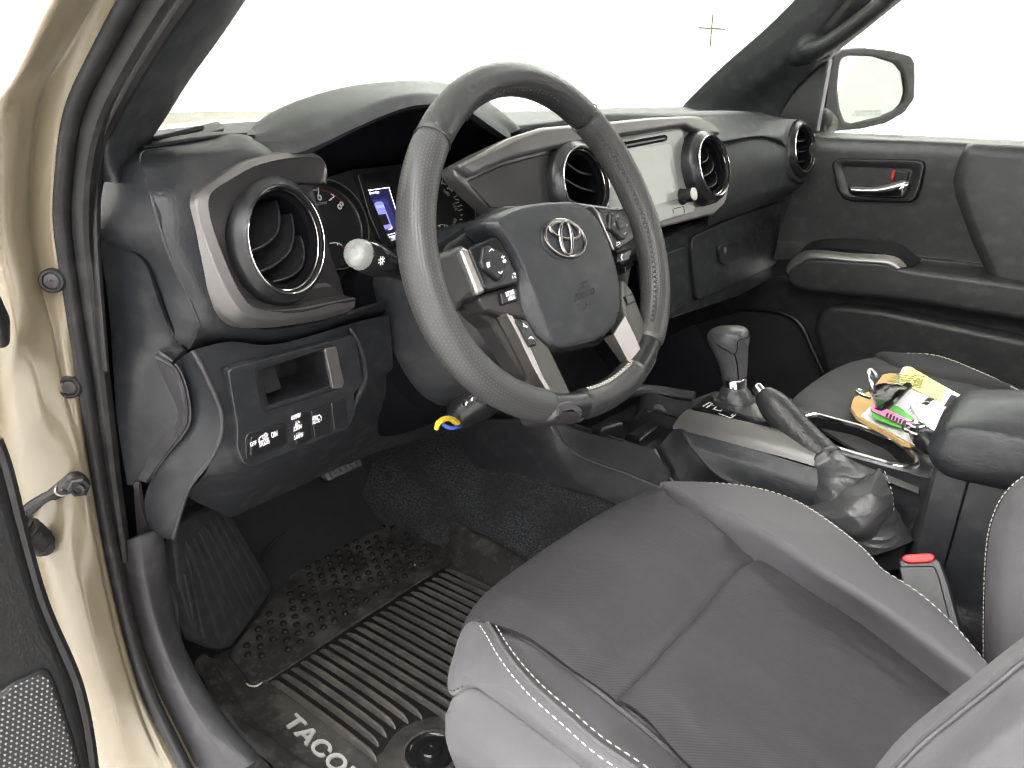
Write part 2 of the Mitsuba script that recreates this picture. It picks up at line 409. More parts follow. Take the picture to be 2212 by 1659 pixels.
# ---------------------------------------------------------------- the cab round the picture: roof, rear, floor pan
cab = thing('cab_body', 'tan pickup cab body with roof and hood around the black interior', 'pickup body')
W0 = Fr((0, 0, 0), (1, 0, 0), (0, 1, 0))
put('roof', box(W0, -.62, .62, -1.62, -.16, 1.13, 1.17, .01), 'tan_paint', cab)
put('headliner', box(W0, -.61, .61, -1.60, -.14, 1.105, 1.127, .004), 'headliner', cab)
put('rear_panel', box(W0, -.72, .72, -1.62, -1.56, -.05, .72, .01), 'black_plastic', cab)
put('rear_door', box(W0, .70, .76, -1.55, -.62, -.05, .71, .01), 'black_plastic', cab)
put('rear_door', box(W0, -.78, -.72, -1.55, -.72, -.05, .71, .01), 'tan_paint', cab)
put('centre_pillar', box(W0, .62, .70, -.62, -.50, .70, 1.12, .01), 'headliner', cab)
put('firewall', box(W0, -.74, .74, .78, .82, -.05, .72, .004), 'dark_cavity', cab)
put('kick_panel', box(W0, .722, .77, .14, .80, -.05, .70, .004), 'black_plastic', cab)
put('kick_panel', box(W0, -.79, -.742, .36, .80, -.05, .66, .004), 'black_plastic', cab)
put('dash_core', box(W0, -.18, .715, .26, .62, .50, .715, .004), 'dark_cavity', cab)
put('dash_core', box(W0, -.70, -.20, .37, .62, .45, .72, .004), 'dark_cavity', cab)
put('hood', loft([[(-.74, .60, .715), (0, .70, .745), (.74, .60, .725)], [(-.76, 1.1, .733), (0, 1.2, .748), (.76, 1.1, .733)], [(-.76, 1.7, .715), (0, 1.85, .725), (.76, 1.7, .715)]], thick=.01), 'tan_paint', cab)
ws = put('windshield', loft([[(-.66, .30, .745), (-.4, .47, .75), (0, .565, .752), (.4, .50, .76), (.70, .38, .768)],
                             [(-.61, .08, .93), (-.35, .20, .94), (0, .25, .94), (.35, .20, .94), (.63, .10, .95)],
                             [(-.57, -.16, 1.11), (-.3, -.12, 1.12), (0, -.10, 1.125), (.3, -.12, 1.12), (.58, -.15, 1.11)]], 30, 16, .0)
         , 'tinted_glass', smooth=True)
# a single sheet: keep only the outer face of the shell
def sheet(G):
    return tm(G.reshape(-1, 3), gridfaces(*G.shape[:2]))
scene[ws] = mikit.ply(sheet(grid([[(-.66, .30, .745), (-.4, .47, .75), (0, .565, .752), (.4, .50, .76), (.70, .38, .768)],
                                  [(-.61, .08, .93), (-.35, .20, .94), (0, .25, .94), (.35, .20, .94), (.63, .10, .95)],
                                  [(-.57, -.16, 1.11), (-.3, -.12, 1.12), (0, -.10, 1.125), (.3, -.12, 1.12), (.58, -.15, 1.11)]], 30, 16)), 'tinted_glass', smooth=True)
labels[ws] = {'label': 'faintly green tinted windshield above the dashboard', 'category': 'windshield'}

# floor pan and carpet
put('floor', [box(W0, -.76, .72, -1.56, .42, -.03, -.002, .002)], 'carpet')
labels['floor'] = {'kind': 'structure'}

# ---------------------------------------------------------------- tan door frame on the left, its rubber seal
fr = thing('door_frame', 'glossy tan painted front door frame at left edge', 'door frame')
inner = [(315, -90), (259, 0), (205, 102), (164, 184), (137, 266), (121, 393), (118, 478), (132, 592), (150, 710), (168, 826), (192, 997), (217, 1146), (243, 1270), (299, 1477), (345, 1580), (400, 1690)]
crease = [(255, -90), (203, 0), (150, 92), (106, 164), (84, 220), (63, 400), (66, 510), (87, 613), (115, 715), (138, 830), (170, 960), (198, 1110), (226, 1260), (272, 1445), (320, 1580), (370, 1690)]
outer = [(170, -90), (113, 0), (66, 95), (20, 185), (-12, 240), (-30, 420), (-8, 600), (24, 737), (20, 830), (38, 930), (44, 1040), (78, 1140), (112, 1220), (150, 1375), (195, 1540), (215, 1690)]
wide = [(40, -60), (-30, 60), (-90, 160), (-120, 260), (-150, 420), (-120, 620), (-60, 745), (-50, 830), (-40, 930), (-10, 1050), (40, 1160), (76, 1240), (110, 1375), (160, 1540), (190, 1690)]
LI = HX([(x, y, -.762) for x, y in inner]); LC = HX([(x, y, -.772) for x, y in crease]); LO = HX([(x, y, -.806) for x, y in outer])
def shift(P, d): return np.asarray(P) + np.asarray(d)
LI2 = HX([(x + 1.5, y, -.760) for x, y in inner])
mid1 = LI * .45 + LC * .55 + np.array([.0, -.004, 0])
mid2 = LC * .5 + LO * .5 + np.array([-.004, -.016, 0])
flange = LO + np.array([[.06 * max(0, 1 - i / 6) - .004, .10, 0] for i in range(len(LO))])
P_in = shift(LI, (.02, .012, 0))
put('jamb', loft([P_in, LI, mid1, LC, LC * .93 + LO * .07 + np.array([0, -.006, 0]), mid2, LO * .88 + LC * .12 + np.array([-.001, -.009, 0]), LO, LO + np.array([[.018 * max(0, 1 - i / 6) - .003, .03, 0] for i in range(len(LO))]), flange], 120, 60, .003), 'tan_paint', fr, smooth=50)
put('fender_edge', loft([shift(LO, (-.05, .115, .0))[5:], shift(LO, (-.06, .20, 0))[5:], shift(LO, (-.0, .22, 0))[5:]], 60, 12, .003), 'tan_paint', fr)
def plug(px, py, rx, tilt, name):
    o = hx(px, py, -.7655)
    F = Fr(o + np.array([-.0, -.003, 0]), (.93, .36, -.05), (.05, .05, 1))
    F = Fr(o + np.array([-.004, -.004, 0]), (.80, -.55, -.04), (0.02, 0.06, 1))
    k = put(name, lathe(F, [(.0105, -.004), (.0105, .0015), (.009, .003), (.0075, .003), (.0068, .0012), (0, .0012)], 40), 'smooth_black', fr)
    put('pin', lathe(F, [(.0058, .001), (.0056, .0028), (.004, .0034), (.001, .0034), (.0, .0026)], 30), 'plum_plastic', k)
plug(120, 603, 0, 0, 'plug')
plug(156, 831, 0, 0, 'plug')

sl = thing('door_seal', 'black rubber weatherstrip running down the tan door frame', 'weatherstrip')
def off(pts, d): return [(x + d * (.9 if y < 300 else 1), y + (d * .35 if y < 300 else 0), v) for x, y, v in pts]
base = [(x, y, -.757) for x, y in inner]
s1 = HX(off(base, 16))
s2c = [(395, -90), (336, 0), (283, 90), (240, 170), (212, 240), (192, 330), (184, 420), (186, 510), (197, 610), (212, 740), (226, 860), (237, 960), (252, 1080), (262, 1150), (268, 1200)]
s2c = [(x, y, -.742) for x, y in s2c]
s2 = HX(s2c)
put('bulb', tube(s1, .0070, 130, 12, .8), 'rubber_seal', sl)
put('lip', tube(HX(off(base, 4)), .0042, 130, 8), 'rubber_seal', sl)
put('cover', tube(s2 + np.array([0, .006, 0]), .0165, 130, 14, .55, up=(1, -.6, 0)), 'rubber_seal', sl)
s3 = HX([(455, -90, -.71), (390, 0, -.712), (330, 95, -.714), (278, 185, -.718), (240, 262, -.72), (218, 330, -.725), (208, 400, -.73), (206, 480, -.735), (210, 560, -.738), (220, 680, -.742), (232, 800, -.745)])
put('flap', tube(s3 + np.array([0, .004, 0]), [.014, .014, .013, .012, .011, .010, .010, .010, .009, .008, .006], 60, 12, .5, up=(1, -.6, 0)), 'rubber_seal', sl)

# ---------------------------------------------------------------- left windshield pillar trim
pl = thing('pillar_trim', 'dark grey pillar trim on the driver side of the windshield', 'pillar trim')
A = HX([(420, -30, -.71), (345, 92, -.71), (290, 190, -.715), (250, 262, -.72), (228, 310, -.725), (219, 392, -.725)])
B = HX([(485, -30, -.665), (415, 85, -.665), (350, 185, -.67), (300, 255, -.675), (265, 310, -.69), (235, 392, -.715)]) + np.array([0, -.02, 0])
B2 = HX([(525, -30, -.63), (455, 82, -.635), (392, 172, -.64), (345, 250, -.65), (300, 318, -.665), (245, 392, -.70)]) + np.array([0, -.012, 0])
Cc = HX([(548, -30, -.61), (470, 84, -.62), (408, 170, -.63), (360, 240, -.635), (322, 300, -.645), (300, 392, -.66)])
D = Cc + np.array([.0, .06, .02])
put('trim', loft([A + np.array([-.004, .03, 0]), A, B, B2, Cc, D], 60, 30, .004, across='cubic'), 'soft_plastic', pl)

# ---------------------------------------------------------------- right pillar trim with grab handle
pr_ = thing('pillar_trim', 'dark grey pillar trim with grab handle on the passenger side', 'pillar trim')
RA = HX([(1512, 236, .66), (1525, 222, .66), (1620, 132, .645), (1700, 64, .635), (1790, -22, .62)])
RB = HX([(1560, 240, .675), (1575, 222, .672), (1655, 150, .655), (1730, 82, .643), (1825, -22, .63)]) + np.array([0, -.018, 0])
RC = HX([(1630, 250, .70), (1640, 222, .695), (1700, 160, .68), (1765, 95, .665), (1865, -22, .65)])
RD = HX([(1690, 262, .73), (1692, 240, .725), (1745, 165, .715), (1830, 95, .705), (1975, -22, .69)])
put('trim', loft([RA + np.array([0, .05, .0]), RA, RB, RC, RD, RD + np.array([.02, .03, 0])], 50, 30, .004), 'soft_plastic', pr_)
gh = HX([(1742, 118, .665), (1752, 108, .65), (1770, 104, .64), (1800, 88, .635), (1850, 52, .63), (1905, 8, .625), (1950, -40, .62)])
put('grab_handle', tube(gh, [.018, .026, .024, .021, .020, .020, .021], 60, 16, .8), 'soft_plastic', pr_)
put('handle_foot', blob(HX([(1728, 112, .675), (1752, 102, .66), (1780, 108, .668)]), [.028, .032, .022], .006), 'soft_plastic', pr_)
SF = Fr((.735, .2, .8), (0, -1, 0), (.0, 0, 1))
sail = SF.q([(1672, 232), (1700, 190), (1740, 150), (1796, 122), (1766, 290), (1700, 275)])
put('sail_panel', puff(SF, rounded(sail, .004), .012, .004, -.01), 'smooth_black', pr_)

# ---------------------------------------------------------------- dashboard
da = thing('dashboard', 'black plastic dashboard with round air vents under the windshield', 'dashboard')
# the flat top out to the cowl
put('top_pad', loft([[(-.70, .30, .735), (-.45, .46, .744), (0, .56, .748), (.4, .50, .756), (.70, .40, .760)],
                     [(-.70, .26, .738), (-.4, .33, .742), (0, .36, .7425), (.4, .33, .7475), (.70, .28, .752)],
                     HY([(330, 306, .235), (480, 285, .235), (640, 285, .33), (900, 275, .34), (1130, 262, .235), (1283, 241, .235), (1450, 240, .225), (1600, 240, .20), (1660, 247, .185)]),
                     HY([(312, 318, .22), (470, 292, .20), (640, 290, .32), (900, 280, .33), (1120, 278, .21), (1283, 250, .20), (1450, 246, .185), (1600, 247, .165), (1675, 255, .16)]),
                     HY([(300, 335, .23), (470, 310, .205), (640, 296, .32), (900, 286, .33), (1120, 320, .215), (1283, 275, .20), (1450, 270, .18), (1600, 262, .16), (1680, 268, .155)])], 90, 40, .004), 'soft_plastic', da)
# defroster slot at far left
DF = Fr(hy(420, 290, .26), HY([(475, 280, .27)])[0] - HY([(345, 303, .25)])[0], (0.1, .9, .12))
put('defroster_vent', puff(DF, rounded(DF.q([(320, 312), (330, 302), (470, 268), (483, 275), (482, 284), (430, 297)]), .002), .003, .001), 'black_plastic', da)
put('defroster_slot', puff(DF, rounded(DF.q([(328, 307), (430, 281), (443, 281), (440, 288), (390, 300), (330, 311)]), .001), .004, .0005), 'dark_cavity', da)
# rounded left end and face of the pad
Lr = lambda l, d=.03: HY([(x, y, v + d) for x, y, v in l])
EP = [Lr(r) for r in (
    [(246, 372, .215), (285, 338, .190), (318, 322, .175), (400, 308, .185), (480, 291, .178), (530, 292, .172), (556, 314, .17)],
    [(229, 385, .2), (268, 362, .165), (303, 352, .138), (380, 335, .130), (470, 326, .125), (540, 326, .122), (610, 340, .125)],
    [(222, 408, .2), (262, 398, .162), (317, 392, .124), (370, 384, .117), (420, 385, .114), (460, 392, .113), (510, 400, .115)],
    [(218, 430, .2), (262, 428, .158), (330, 430, .113), (365, 428, .108), (395, 428, .106), (420, 430, .106), (445, 432, .108)],
    [(213, 510, .2), (275, 508, .155), (352, 505, .108), (375, 502, .104), (400, 500, .102), (422, 500, .102), (442, 502, .104)],
    [(270, 545, .185), (325, 560, .148), (371, 560, .110), (395, 560, .105), (420, 562, .103), (440, 562, .103), (458, 562, .106)],
    [(338, 650, .165), (368, 648, .140), (401, 626, .115), (425, 632, .109), (450, 640, .107), (475, 644, .108), (500, 645, .112)],
    [(380, 735, .155), (405, 725, .140), (431, 700, .120), (460, 700, .116), (500, 702, .116), (540, 704, .118), (570, 704, .122)],
    [(402, 757, .165), (412, 753, .152), (441, 738, .138), (500, 736, .138), (560, 741, .14), (600, 735, .142), (640, 725, .145)])]
put("end_pad", loft([r[2:] for r in EP], 60, 60, .004), 'soft_plastic', da)
put('end_pad', loft([r[:3] for r in EP], 30, 60, .004, 'cubic'), 'soft_plastic', da)
put('pad_crease', tube(np.array([r[2] for r in EP[1:]]) + np.array([.0010, .0022, 0]), [.0004, .0015, .0024, .0026, .0026, .0026, .0026, .0026], 80, 12), 'soft_plastic', da)
put('lower_edge', loft([
    Lr([(430, 712, .122), (500, 700, .115), (560, 712, .115), (640, 706, .118), (750, 680, .125), (835, 650, .15)]),
    Lr([(420, 735, .13), (500, 722, .125), (560, 730, .125), (640, 722, .125), (750, 692, .135), (838, 668, .155)]),
    Lr([(405, 757, .16), (500, 738, .155), (560, 745, .155), (640, 734, .155), (750, 702, .16), (840, 680, .17)])], 60, 16, .004), 'black_plastic', da)
# side cover under the gap line
put('side_cover', loft([
    Lr([(214, 517, .215), (236, 519, .20), (262, 526, .185), (288, 540, .172)]),
    Lr([(222, 570, .215), (252, 566, .195), (288, 570, .175), (318, 580, .160)]),
    Lr([(232, 640, .215), (270, 640, .19), (315, 643, .17), (341, 648, .157)]),
    Lr([(240, 720, .215), (300, 720, .185), (345, 722, .168), (380, 738, .155)]),
    Lr([(243, 775, .215), (300, 770, .188), (350, 768, .17), (400, 760, .158)]),
    Lr([(248, 850, .217), (310, 850, .19), (355, 840, .175), (398, 850, .162)]),
    Lr([(252, 900, .218), (318, 900, .192), (360, 900, .176), (399, 905, .165)]),
    Lr([(262, 970, .222), (305, 968, .205), (340, 966, .19), (372, 955, .178)]),
    Lr([(275, 1048, .226), (290, 1046, .22), (305, 1042, .212), (322, 1030, .20)])], 40, 60, .004), 'black_plastic', da)
put('cover_ridge', loft([
    Lr([(336, 765, .164), (352, 812, .172), (374, 866, .172), (380, 886, .172), (378, 904, .175), (346, 948, .186), (298, 1036, .208)]),
    Lr([(338, 765, .162), (376, 792, .152), (399, 845, .146), (405, 885, .146), (402, 918, .150), (368, 966, .165), (314, 1042, .20)]),
    Lr([(340, 765, .164), (384, 790, .156), (405, 845, .150), (409, 888, .150), (406, 920, .155), (373, 970, .171), (319, 1044, .208)])], 60, 14, .004, 'lin'), 'trim_plastic', da)
put('panel_gap', tube(Lr([(214, 512, .203), (240, 521, .197), (264, 529, .184), (288, 541, .168), (317, 570, .155), (345, 640, .152), (372, 708, .152), (404, 756, .158)]), .0016, 70, 6), 'dark_cavity', da)
put('panel_gap', tube(Lr([(404, 757, .155), (390, 768, .158), (372, 786, .154)]), .0014, 20, 6), 'dark_cavity', da)
# knee panel: its curved left flank, the grained face and the dark underside
put('knee_flank', loft([
    Lr([(388, 775, .16), (402, 765, .148), (418, 758, .122)]),
    Lr([(405, 850, .158), (430, 840, .138), (456, 836, .113)]),
    Lr([(406, 915, .158), (445, 905, .135), (479, 906, .112)]),
    Lr([(372, 972, .172), (425, 968, .145), (468, 968, .122)]),
    Lr([(322, 1045, .205), (370, 1050, .175), (421, 1035, .145)]),
    Lr([(312, 1090, .215), (355, 1095, .19), (402, 1068, .162)]),
    Lr([(322, 1140, .222), (350, 1140, .20), (386, 1118, .178)]),
    Lr([(350, 1162, .225), (362, 1164, .21), (374, 1162, .195)])], 30, 60, .004), 'black_plastic', da)
KF = Fr(hy(630, 860, .145), hy(762, 735, .150) - hy(497, 790, .143), hy(497, 790, .143) - hy(530, 1000, .150))
pocket = rounded(KF.q([(556, 796), (690, 752), (708, 830), (572, 872)]), .0015, 48)
knee = loft([
    Lr([(417, 757, .118), (505, 738, .125), (560, 745, .125), (640, 734, .126), (750, 702, .13), (840, 680, .14)]),
    Lr([(457, 836, .112), (540, 820, .115), (650, 800, .118), (760, 770, .125), (848, 770, .138)]),
    Lr([(480, 906, .112), (560, 892, .116), (670, 872, .120), (770, 840, .128), (842, 840, .15)]),
    Lr([(468, 968, .122), (530, 985, .119), (640, 955, .122), (745, 912, .133), (828, 868, .16)]),
    Lr([(440, 1028, .15), (535, 1018, .13), (650, 985, .136), (750, 938, .15), (830, 884, .175)])], 60, 50, .004)
hole = prism(KF, pocket, -.03, .03)
put('knee_panel', cut(knee, hole), 'black_plastic', da)
put('knee_ridge', tube(Lr([(417, 758, .117), (438, 795, .111), (457, 836, .1095), (473, 874, .1095), (480, 906, .1095), (478, 938, .1125), (468, 968, .1195), (448, 1002, .132), (422, 1034, .1425), (403, 1067, .159), (387, 1116, .175), (374, 1162, .192)]), .0022, 90, 8), 'trim_plastic', da)
put('plate_ridge', tube(Lr([(754, 708, .122), (768, 730, .120), (781, 765, .120), (787, 800, .121), (785, 828, .122), (774, 855, .124), (763, 880, .126), (757, 905, .128), (746, 926, .13)]), [.002, .004, .005, .005, .005, .004, .0035, .003, .0015], 60, 10), 'black_plastic', da)
put('underside', loft([
    Lr([(440, 1026, .152), (535, 1017, .134), (650, 984, .14), (750, 937, .155), (830, 884, .178), (930, 850, .21)]),
    Lr([(402, 1070, .19), (440, 1092, .205), (475, 1108, .215), (502, 1116, .23), (540, 1100, .235), (600, 1072, .24), (685, 1032, .25), (777, 990, .255), (843, 968, .27), (960, 930, .29)]),
    Lr([(402, 1070, .24), (440, 1092, .255), (475, 1108, .265), (502, 1116, .29), (540, 1100, .30), (600, 1072, .31), (685, 1032, .32), (777, 990, .33), (843, 968, .34), (960, 930, .36)])], 60, 30, .004, 'lin'), 'black_plastic', da, smooth=20)
# switch plate with the open pocket
sp = put('switch_plate', cut(puff(KF, rounded(KF.q([(485, 800), (497, 790), (755, 723), (763, 731), (778, 825), (758, 847), (760, 880), (745, 923), (537, 1006), (519, 998), (505, 965), (505, 920)]), .003, 120), .0055, .0015, -.003), prism(KF, pocket, -.03, .03)), 'black_plastic', da)
oc = pocket.mean(0)
put('pocket', join([rings([KF.P(pocket * 1.0, .004), KF.P(oc + (pocket - oc) * .94, -.045), KF.P(oc + (pocket - oc) * 1.06, -.049), KF.P(oc + (pocket - oc) * 1.06, .004)], False, False), prism(KF, oc + (pocket - oc) * 1.05, -.052, -.046)]), 'smooth_black', da)
rim_o = rounded(KF.q([(538, 793), (697, 744), (712, 744), (733, 824), (729, 835), (563, 886), (556, 880)]), .002, 96)
rim_i = res(rounded(KF.q([(555, 796), (691, 752), (709, 831), (572, 873)]), .0015, 96), 96, closed=True, lin=True)
j = np.argmin(np.linalg.norm(rim_i - rim_o[0], axis=1)); rim_i = np.roll(rim_i, -j, 0)
put('pocket_frame', rings([KF.P(rim_o, .004), KF.P(rim_o, .0068), KF.P(rim_o * .5 + rim_i * .5, .0072), KF.P(rim_i, .0055), KF.P(rim_i, .003)], False, False), 'smooth_black', da)
put('pocket_bevel', puff(KF, rounded(KF.q([(690, 749), (716, 744), (733, 822), (729, 834), (708, 836)]), .0012), .0085, .0015, .004), 'graphite', da)
put('pocket_card', puff(KF, rounded(KF.q([(560, 800), (592, 789), (607, 838), (576, 850)]), .0006), .001, .0004, -.003), 'smooth_black', da)
def switch(pts, name='switch', m='gloss_black', h=.0085):
    return put(name, puff(KF, rounded(KF.q(pts), .0016), h, .0016, .003), m, sp)
a = switch([(531, 940), (537, 936), (597, 918), (604, 923), (606, 947), (598, 954), (536, 982), (530, 978)])
b = switch([(619, 897), (655, 886), (664, 943), (629, 957)])
c_ = switch([(661, 884), (698, 871), (704, 929), (669, 940)], m='smooth_black')
d_ = switch([(706, 868), (737, 856), (743, 914), (713, 924)], m='smooth_black', h=.0072)
put('switch_bezel', puff(KF, rounded(KF.q([(521, 942), (530, 930), (600, 909), (612, 918), (614, 950), (604, 961), (533, 991), (523, 985)]), .002), .0066, .001, .003), 'smooth_black', sp)
def say(F, parent, items, c, m='white_print', bold=True, hs=1.0):
    put('lettering', [words(F, s, *F.q([p, q], c), c=c, bold=bold, hscale=hs) for s, p, q in items], m, parent, smooth=False)
say(KF, sp, [('OFF', (540, 965), (554, 960)), ('DOOR', (561, 966), (582, 957)), ('ON', (586, 946), (599, 941)),
             ('400W', (628.5, 908), (649, 900)), ('AC', (637.5, 923), (648, 919)), ('120V', (634, 931.5), (652, 924.5)), ('100W', (635, 950), (655, 942)),
             ('AUTO', (674.5, 917), (691, 911))], .0087, bold=True, hs=1.55)
put('symbol', strokes(KF, [KF.q(l, .0087) for l in ([(559, 955), (560, 946), (566, 941), (568, 947), (577, 943)], [(559, 955), (580, 946)], [(570, 939), (574, 935), (578, 939), (573, 943), (570, 939)], [(563, 955), (566, 952)], [(574, 950), (577, 947)],
                                                       [(675, 901), (683, 898)], [(675, 904), (683, 901)], [(675, 907), (683, 904)], [(685, 907), (685, 899), (689, 896), (693, 899), (694, 907)])], .0005, .0087), 'white_print', sp)
for l in ([(637, 911), (645, 908)], [(640, 936), (648, 933)]):
    put('symbol', strokes(KF, [KF.q(l, .0087)], .0004, .0087), 'grey_print', sp)

# ---- left vent bezel
VL = hy(590, 520, .15)
VF = Fr(VL, (.985, .17, 0), (.0, .12, 1))
band = [(684, 392), (690, 372), (686, 343), (655, 321), (606, 318), (550, 327), (505, 340), (453, 370), (408, 402), (390, 424), (386, 445), (397, 489), (416, 549), (446, 620), (476, 672), (505, 698), (550, 711), (625, 707), (700, 695), (755, 680)]
bo = VF.q(band, .0)
bc = VF.q([(600, 520)], 0)[0]
bi2 = VF.q([(677, 397), (682, 374), (675, 350), (648, 342), (603, 344), (552, 354), (512, 368), (474, 390), (438, 413), (427, 428), (425, 447), (434, 490), (454, 545), (482, 610), (507, 650), (527, 664), (562, 670), (625, 668), (690, 655), (745, 645)], 0)
def mixr(t): return bo * (1 - t) + bi2 * t
vi = VF.q([(674, 399), (670, 398), (660, 397), (640, 396), (615, 396), (585, 398), (552, 404), (522, 414), (500, 430), (478, 470), (473, 495), (472, 525), (478, 560), (495, 605), (520, 635), (545, 650), (580, 660), (630, 660), (690, 648), (740, 640)], 0)
R_ = [VF.P(bo, -.016), VF.P(mixr(.10), -.003), VF.P(mixr(.46), .0095), VF.P(mixr(.54), .0110), VF.P(mixr(1.0), .0150)]
put('vent_surround', loft(R_, 90, 30, .003, 'lin'), 'graphite', da, smooth=25)
put('vent_face', loft([VF.P(mixr(.99), .0150), VF.P(mixr(1.0) * .9 + vi * .1, .0140), VF.P(vi, .0085)], 90, 12, .003, 'lin'), 'plum_plastic', da, smooth=25)
put('vent_panel', loft([VF.P(vi, .0085), VF.P(vi * .97 + bc * .03, .004), VF.P(vi * .8 + bc * .2, .002), VF.P(vi * .62 + bc * .38, -.004)], 80, 12, .003, 'lin'), 'plum_plastic', da, smooth=25)
VB = [(620, 395), (672, 392), (678, 410), (696, 474), (714, 545), (735, 601), (756, 680), (640, 690), (560, 640), (560, 460)]
put('vent_panel', puff(VF, rounded(VF.q(VB), .004), .0, .002, -.012), 'plum_plastic', da)

VENTS = []
def vent(F, r, name='vent', blades=((-.35, .0), (.0, .0), (.35, .0)), ang=35, curved=True, rm=None, hub=False, ex=1.0):
    """A round air outlet: dark collar, chrome ring, throat and blades."""
    v = put(name, lathe(F, [(r * 1.30, -.012), (r * 1.28, .003), (r * 1.20, .010), (r * 1.06, .015), (r * 1.0, .014), (r * .97, .008)] , 72, e=ex), rm or 'smooth_black', da)
    put('ring', lathe(F, [(r * 1.052, .0135), (r * 1.048, .0160), (r * 1.034, .0170), (r * 1.020, .0164), (r * 1.014, .014)], 72, e=ex), 'chrome', v)
    VENTS.append(lathe(F, [(.0001, -.05), (r * 1.0, -.05), (r * 1.0, .06), (.0001, .06)], 48, e=ex))
    put('ring', lathe(F, [(r * .985, .0105), (r * .975, .0115), (r * .955, .0108), (r * .95, .0095)], 72, e=ex), 'dark_chrome', v)
    put('throat', lathe(F, [(r * .99, .012), (r * .95, .006), (r * .86, .004), (r * .84, -.010), (r * .82, -.045), (0.001, -.046)], 72, e=ex), 'dark_cavity', v)
    ca, sa = math.cos(math.radians(ang)), math.sin(math.radians(ang))
    for off_, dip in blades:
        hw = math.sqrt(max(0.01, .80 ** 2 - off_ ** 2)) * r
        rows = []
        for z, th in ((-.028, 0), (-.012, .0), (.001, .0), (.004, 0)) if curved else ((-.010, 0), (-.004, 0), (.001, 0), (.004, 0)):
            pts = []
            for s in np.linspace(-1, 1, 15):
                a_ = s * hw * (1.0 if z < .004 else .995)
                f_ = (z + .028) / .032
                b_ = off_ * r + (.10 - .46 * f_ * (1 - .25 * f_)) * (1 - s * s) * r if curved else off_ * r - .10 * (1 - s * s) * r - z * .25
                pts.append((ex * (a_ * ca - b_ * sa), a_ * sa + b_ * ca, z - dip - (.010 * s * s if curved else 0)))
            rows.append(F.P(np.array(pts)))
        put('blade', loft(rows, 30, 10, .0022), 'smooth_black', v)
        put('blade_lip', tube(rows[-1] + F.n * .0006, .0015, 30, 8), 'smooth_black', v)
    return v
vent(Fr(VL + VF.n * .004, VF.u, VF.v), .0475, blades=((-.50, 0), (-.05, 0), (.40, 0)), ang=38, ex=.93)
labels['dashboard__vent'] = {'label': 'large round vent beside the driver door'}

# ---- instrument hood
hood_sil = [(539, 300, .20), (575, 264, .215), (640, 229, .225), (745, 197, .235), (830, 185, .24), (945, 184, .24), (1028, 210, .235), (1070, 240, .225), (1105, 268, .215), (1120, 284, .21)]
hood_lip = [(560, 322, .165), (620, 322, .155), (668, 309, .15), (740, 276, .15), (832, 236, .15), (900, 217, .15), (985, 222, .15), (1030, 244, .155), (1075, 277, .165), (1102, 296, .175)]
HS, HLp = HY(hood_sil), HY(hood_lip)
inn = HY([(566, 330, .185), (626, 336, .18), (672, 322, .175), (742, 284, .175), (834, 244, .175), (900, 226, .175), (984, 231, .175), (1026, 252, .18), (1068, 284, .185), (1096, 302, .19)])
HV = (HS - EYE) / np.linalg.norm(HS - EYE, axis=1, keepdims=True)
put('cluster_hood', loft([HS + HV * .22 + np.array([0, 0, -.05]), HS + HV * .05 + np.array([0, 0, -.004]), HS, HS * .55 + HLp * .45 + np.array([0, -.004, .004]), HLp + np.array([0, .003, .001]), HLp, HLp + np.array([0, .002, -.004]), inn], 80, 40, .004), 'soft_plastic', da)
cf = HY([(600, 420, .30), (680, 396, .30), (720, 380, .305), (780, 366, .31), (840, 360, .31), (900, 352, .31), (960, 352, .31), (1000, 360, .30), (1030, 375, .29), (1060, 400, .27)])
put('hood_lining', loft([HLp + np.array([0, .002, -.003]), inn, inn * .5 + cf * .5, cf], 70, 20, .003), 'dark_cavity', da)
put('hood_cheek', loft([HY([(1100, 297, .175), (1080, 318, .175), (1040, 338, .175), (975, 362, .175)]), HY([(1060, 330, .24), (1040, 350, .24), (1020, 370, .25), (990, 392, .25)])], 30, 8, .003), 'dark_cavity', da)

# ---- instrument cluster
ic = thing('instrument_cluster', 'lit instrument cluster behind the steering wheel with blue door warning screen', 'instrument cluster')
CF = Fr(hy(772, 377, .285), hy(835, 372, .285) - hy(772, 377, .285), hy(772, 377, .285) - hy(832, 509, .262))
put('face', puff(CF, rounded(CF.q([(600, 405), (690, 388), (760, 366), (960, 345), (1060, 400), (1090, 640), (640, 690)]), .004), 0, .001, -.01), 'smooth_black', ic)
def circle_fit(P):
    A = np.c_[2 * P, np.ones(len(P))]
    s = np.linalg.lstsq(A, (P ** 2).sum(1), rcond=None)[0]
    return s[:2], math.sqrt(s[2] + s[0] ** 2 + s[1] ** 2)
tc, tr = circle_fit(CF.q([(679, 394), (742, 413), (772, 448), (787, 494), (785, 522)], .004))
sc_, sr = circle_fit(CF.q([(952, 374), (988, 395), (1010, 426), (1018, 460), (1016, 490)], .004))
